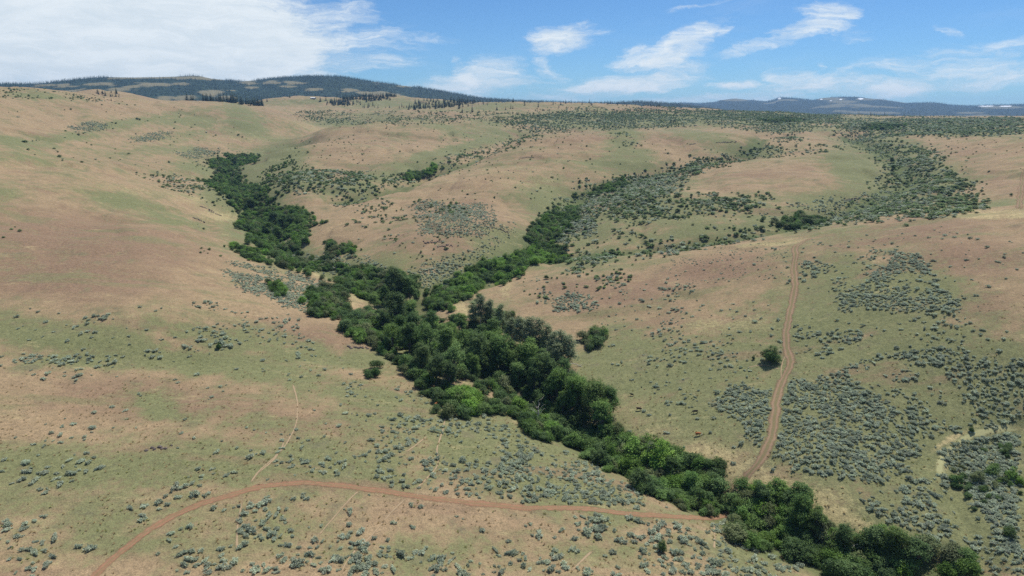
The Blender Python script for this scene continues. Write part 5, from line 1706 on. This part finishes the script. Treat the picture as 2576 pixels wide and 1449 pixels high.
keep = g.random(len(x)) < 0.18 * (1 - sstep(210, 400, np.hypot(x, y)))
x, y, vid = x[keep], y[keep], vid[keep]
ts = g.uniform(.7, 1.6, len(x))
print('tufts', len(x))
make_stuff('grass_tufts', 'dry and green bunchgrass tufts all over the near slopes', np.stack([x, y, ground(x, y)], 1), np.stack([x * 0, x * 0, g.uniform(0, 6.28, len(x))], 1), np.stack([ts * 1.2, ts * 1.2, ts], 1), vid, tm)

# ------------------------------------------------------------------ cattle
def cow_mesh(seed, graze=True, face=(0.8, 0.78, 0.74), coat=(0.02, 0.018, 0.016), face_white=True):
    """one skinned body: trunk, neck, head, jointed legs and tail"""
    bm = bmesh.new()
    sk = bm.verts.layers.skin.verify()
    vs = []

    def v(x, y, z, r, r2=None):
        q = bm.verts.new((x, y, z)); q[sk].radius = (r, r2 or r); vs.append(q); return q
    e = lambda a, b: bm.edges.new((a, b))
    hip = v(-.72, 0, 1.12, .27, .33); hip[sk].use_root = True
    mid = v(-.2, 0, 1.06, .33, .40); sho = v(.38, 0, 1.10, .28, .37)
    rump = v(-.98, 0, 1.16, .19, .22)
    e(hip, mid); e(mid, sho); e(rump, hip)
    if graze:
        n1 = v(.72, .02, 1.02, .19, .22); n2 = v(.95, .05, .72, .14, .17); hd = v(1.08, .07, .45, .12, .13); mz = v(1.20, .09, .20, .085, .09)
    else:
        n1 = v(.70, .02, 1.22, .19, .22); n2 = v(.95, .05, 1.36, .14, .17); hd = v(1.14, .08, 1.40, .13, .14); mz = v(1.42, .12, 1.24, .085, .09)
    e(sho, n1); e(n1, n2); e(n2, hd); e(hd, mz)
    for s in (-1, 1):
        f = 0.10 * s
        a = v(.42, .20 * s, .82, .13); b = v(.42 + f, .20 * s, .46, .075); c = v(.42 + f * 1.5, .20 * s, .12, .055); d = v(.47 + f * 1.5, .20 * s, .03, .07)
        e(sho, a); e(a, b); e(b, c); e(c, d)
        a = v(-.78, .21 * s, .84, .17); b = v(-.74 - f, .21 * s, .60, .10); c = v(-.92 - f, .21 * s, .42, .065); d2 = v(-.88 - f, .21 * s, .12, .05); d = v(-.83 - f, .21 * s, .03, .07)
        e(hip, a); e(a, b); e(b, c); e(c, d2); e(d2, d)
        er = v(hd.co.x - .04, hd.co.y + .22 * s, hd.co.z + .10, .035, .05); e(hd, er)
    t1 = v(-1.14, 0, 1.10, .04); t2 = v(-1.18, 0, .72, .03); t3 = v(-1.17, 0, .48, .05)
    e(rump, t1); e(t1, t2); e(t2, t3)
    me = bpy.data.meshes.new('cow_tmp'); bm.to_mesh(me); bm.free()
    o = bpy.data.objects.new('cow_tmp', me); COL.objects.link(o)
    o.modifiers.new('skin', 'SKIN').use_smooth_shade = True
    o.modifiers.new('sub', 'SUBSURF').levels = 1
    dg = bpy.context.evaluated_depsgraph_get()
    out = bpy.data.meshes.new_from_object(o.evaluated_get(dg)); out.name = 'cow_body'
    bpy.data.objects.remove(o); bpy.data.meshes.remove(me)
    n = len(out.vertices)
    co = np.empty(n * 3, np.float32); out.vertices.foreach_get('co', co); co = co.reshape(-1, 3)
    white = np.zeros(n)
    if face_white:
        H = np.array([1.08, .07, .45] if graze else [1.14, .08, 1.40]); Mz = np.array([1.20, .09, .20] if graze else [1.42, .12, 1.24])
        dd = np.minimum(np.linalg.norm(co - H, axis=1), np.minimum(np.linalg.norm(co - Mz, axis=1), np.linalg.norm(co - (H + Mz) / 2, axis=1)))
        white = (dd < .36).astype(float)
        white = np.maximum(white, (co[:, 2] < .28) & (co[:, 0] < .7))
    fattr(out, 'white', white)
    out.materials.clear()
    return out


def cow_mat(name, coat):
    m, t = material(name)
    n = noise_node(t, N(t, 'ShaderNodeTexCoord').outputs['Object'], 2.5, 3)
    c = MIX(t, n, coat, tuple(min(1, v * 1.5) for v in coat))
    c = MIX(t, MR(t, attr(t, 'white'), .3, .7), c, (0.72, 0.70, 0.66))
    finish(t, c, 0.7)
    return m


brown_m = cow_mat('red_brown_hide', (0.30, 0.105, 0.038)); black_m = cow_mat('black_hide', (0.014, 0.012, 0.012)); dkb_m = cow_mat('dark_brown_hide', (0.035, 0.020, 0.015))
COWS = [(1757, 1096, -8, brown_m, True, True, 'red brown cow with a white face grazing in the open pasture'),
        (1608, 1033, -12, dkb_m, True, True, 'dark brown cow with a white face nearest the grove'),
        (1748, 1040, 172, black_m, True, False, 'black cow standing beside a sagebrush in the pasture'),
        (1589, 996, 145, black_m, False, False, 'small black cow farthest up the pasture'),
        (1098, 1021, 55, brown_m, False, True, 'red brown cow standing in the gap of the creek thicket')]
for px, py, ang, mm, gz, fw, lab in COWS:
    p = hit([px], [py])[0]
    sx = (ground(p[0] + 1, p[1]) - ground(p[0] - 1, p[1])) / 2; sy = (ground(p[0], p[1] + 1) - ground(p[0], p[1] - 1)) / 2
    me = cow_mesh(0, gz, face_white=fw)
    o = link('cow', me, mm)
    up = Vector((-float(sx), -float(sy), 1)).normalized(); up = (up * .4 + Vector((0, 0, 1)) * .6).normalized()
    R = up.to_track_quat('Z', 'X').to_matrix()
    fwd = Vector((math.cos(math.radians(ang)), math.sin(math.radians(ang)), 0)); fwd = (fwd - up * fwd.dot(up)).normalized()
    Mx = Matrix((fwd, up.cross(fwd), up)).transposed().to_4x4()
    sc = .82 if 'small' in lab else 1.1
    o.matrix_world = Matrix.Translation((p[0], p[1], p[2] + .02)) @ Mx @ Matrix.Scale(sc, 4)
    tag(o, lab, 'cow', 'cattle grazing by the creek')


# ------------------------------------------------------------------ dead wood
def dead_wood(name, label, cat, px, py, segs, rot=0.0, s=1.0, lift=0.0):
    p = hit([px], [py])[0]
    V, F = tubes(segs, 6)
    bm = bmesh.new()
    me = mesh_np(name, V, F); bm.from_mesh(me); bmesh.ops.holes_fill(bm, edges=bm.edges); bm.to_mesh(me); bm.free()
    o = link(name, me, MAT['dead'])
    o.location = (p[0], p[1], p[2] + lift); o.rotation_euler = (0, 0, rot); o.scale = (s, s, s)
    tag(o, label, cat)
    return o


g = np.random.default_rng(99)
dead_wood('fallen_log', 'bleached forked log lying on the grass right of the aspens', 'log', 1436, 922, [limb(g, (-4, .5, .35), (5.5, -1.2, .3), .24, .10, 7, .03), limb(g, (3, -.6, .3), (6.2, .8, .6), .11, .04, 4, .06), limb(g, (-3.5, .5, .3), (-1.0, 3.2, .5), .14, .05, 4, .06), limb(g, (4, -.8, .3), (5.6, -2.4, .5), .08, .03, 4, .06)])
dead_wood('dead_log', 'pale dead log leaning on the bank left of the grove', 'log', 1062, 962, [limb(g, (1.2, -.8, .3), (-2.2, 2.6, 2.6), .22, .09, 6, .03), limb(g, (-.4, .8, 1.3), (-2.2, .2, 1.4), .08, .03, 4, .06), limb(g, (.8, -.4, .4), (-1.4, -.7, .35), .12, .05, 4, .05)])
br = [limb(g, (0, 0, -1), (.3, .2, 8.0), .30, .16, 5, .05)]
for k in range(9):
    th = k * 2.4; br.append(limb(g, (.2, .1, 5 + .35 * k), (math.cos(th) * 3.4, math.sin(th) * 3.4, 8.2 + .55 * k * g.uniform(.6, 1.1)), .10, .02, 5, .12))
dead_wood('dead_tree', 'bare bleached dead tree poking out of the grove thicket', 'dead tree', 1352, 1078, br, .4, 1.0)
dead_wood('dead_tree', 'small white dead tree among the left ravine trees', 'dead tree', 686, 592, br, 1.9, .75)
br2 = [limb(g, (0, 0, 0), (math.cos(k * .8) * g.uniform(1.5, 3.2), math.sin(k * .8) * g.uniform(1.5, 3.2), g.uniform(.8, 3.2)), .09, .02, 5, .14) for k in range(22)]
dead_wood('dead_snag', 'tangled grey dead branches in the gap of the lower thicket', 'dead shrub', 2142, 1386, br2, 0, 1.25)
dead_wood('dead_log', 'white dead log in the thicket right of the dead tree', 'log', 1412, 1086, [limb(g, (-2, 0, 1.6), (2, -.4, 2.4), .15, .06, 5, .04)], .3)

# ------------------------------------------------------------------ rock ledges
rock_m = bark_material('dark_basalt', (0.085, 0.070, 0.062), (0.19, 0.155, 0.135), 1.2)
LEDGES = [(1248,575,16,'long dark ledge on the face of the centre spur'),(1090,610,12,'dark ledge low on the left of the centre spur'),(1120,618,9,'broken dark ledge beside the lower spur ledge'),(1225,545,8,'small dark ledge in the draw'),
          (520,525,10,'purplish ledge on the left slope beside the ravine'),(540,537,9,'second purplish ledge on the left slope beside the ravine'),(500,553,8,'lower purplish ledge on the left slope'),
          (1325,396,14,'far dark ledge on the top of the centre hill'),(1188,374,10,'dark ledge beside the narrow draw'),(1828,358,22,'dark ledge at the right end of the far tan hill'),(1742,363,8,'small dark ledge on the far tan hill'),
          (400,1128,6,'low dark rock patch in the left foreground'),(2140,503,12,'dark ledge at the bend of the right draw'),(1680,386,9,'thin ledge on the far tan slope'),(2040,320,12,'dark rock scar on the far tan knoll'),(900,874,8,'dark rocky patch at the left edge of the grove')]
for k, (px, py, L, lab) in enumerate(LEDGES):
    g = np.random.default_rng(2000 + k)
    p = hit([px], [py])[0]
    bm = bmesh.new()
    nb = int(L * 1.3)
    for i in range(nb):
        t = (i + .5) / nb - .5
        x = t * L * 1.3; y = g.normal() * .9 + math.sin(t * 5) * .8
        sx, sy, sz = g.uniform(.5, 1.3), g.uniform(.4, .9), g.uniform(.35, .9)
        ret = bmesh.ops.create_icosphere(bm, subdivisions=1, radius=1.0)
        gz = float(ground(p[0] + x, p[1] + y)) - p[2]
        rz = g.uniform(0, 3)
        for vv in ret['verts']:
            j = 1 + g.normal() * .12
            q = vv.co * j
            q = Vector((q.x * sx, q.y * sy, q.z * sz)); q.rotate(Matrix.Rotation(rz, 3, 'Z'))
            vv.co = q + Vector((x, y, gz + sz * .15))
    me = bpy.data.meshes.new('rock_ledge'); bm.to_mesh(me); bm.free()
    o = link('rock_ledge', me, rock_m); o.location = p
    tag(o, lab, 'rocks', 'dark rock ledges on the slopes')

# ------------------------------------------------------------------ far shed
p = hit([788], [249], 1500.0)[0]
shed = bpy.data.objects.new('farm_shed', None); COL.objects.link(shed); shed.location = p; shed.rotation_euler = (0, 0, -.35)
tag(shed, 'small white roofed shed alone on the far grassy hill', 'shed')
wall_m = bark_material('weathered_boards', (0.30, 0.27, 0.23), (0.42, 0.38, 0.33)); roof_m = bark_material('white_metal_roof', (0.70, 0.71, 0.72), (0.80, 0.80, 0.80)); door_m = bark_material('dark_door', (0.06, 0.05, 0.045), (0.10, 0.085, 0.07))


def solid(name, verts, faces, mat, parent):
    me = bpy.data.meshes.new(name); me.from_pydata(verts, [], faces); me.update()
    return link(name, me, mat, parent)


w_, d_, h_, rg = 8.0, 4.0, 3.2, 5.0
solid('wall', [(-w_, -d_, -1), (w_, -d_, -1), (w_, d_, -1), (-w_, d_, -1), (-w_, -d_, h_), (w_, -d_, h_), (w_, d_, h_), (-w_, d_, h_), (-w_, 0, rg), (w_, 0, rg)],
      [(0, 1, 5, 4), (1, 2, 6, 9, 5), (2, 3, 7, 6), (3, 0, 4, 8, 7)], wall_m, shed)
solid('roof', [(-w_ - .5, -d_ - .6, h_ - .2), (w_ + .5, -d_ - .6, h_ - .2), (w_ + .5, 0, rg + .1), (-w_ - .5, 0, rg + .1), (-w_ - .5, d_ + .6, h_ - .2), (w_ + .5, d_ + .6, h_ - .2),
               (-w_ - .5, -d_ - .6, h_), (w_ + .5, -d_ - .6, h_), (w_ + .5, 0, rg + .3), (-w_ - .5, 0, rg + .3), (-w_ - .5, d_ + .6, h_), (w_ + .5, d_ + .6, h_)],
      [(0, 3, 2, 1), (3, 4, 5, 2), (6, 7, 8, 9), (9, 8, 11, 10), (0, 1, 7, 6), (4, 10, 11, 5), (0, 6, 9, 3), (3, 9, 10, 4), (1, 2, 8, 7), (2, 5, 11, 8)], roof_m, shed)
solid('door', [(-1.2, -d_ - .06, -.9), (1.2, -d_ - .06, -.9), (1.2, -d_ - .06, 2.4), (-1.2, -d_ - .06, 2.4), (-1.2, -d_ - .01, -.9), (1.2, -d_ - .01, -.9), (1.2, -d_ - .01, 2.4), (-1.2, -d_ - .01, 2.4)],
      [(0, 1, 2, 3), (0, 3, 7, 4), (1, 5, 6, 2), (3, 2, 6, 7)], door_m, shed)
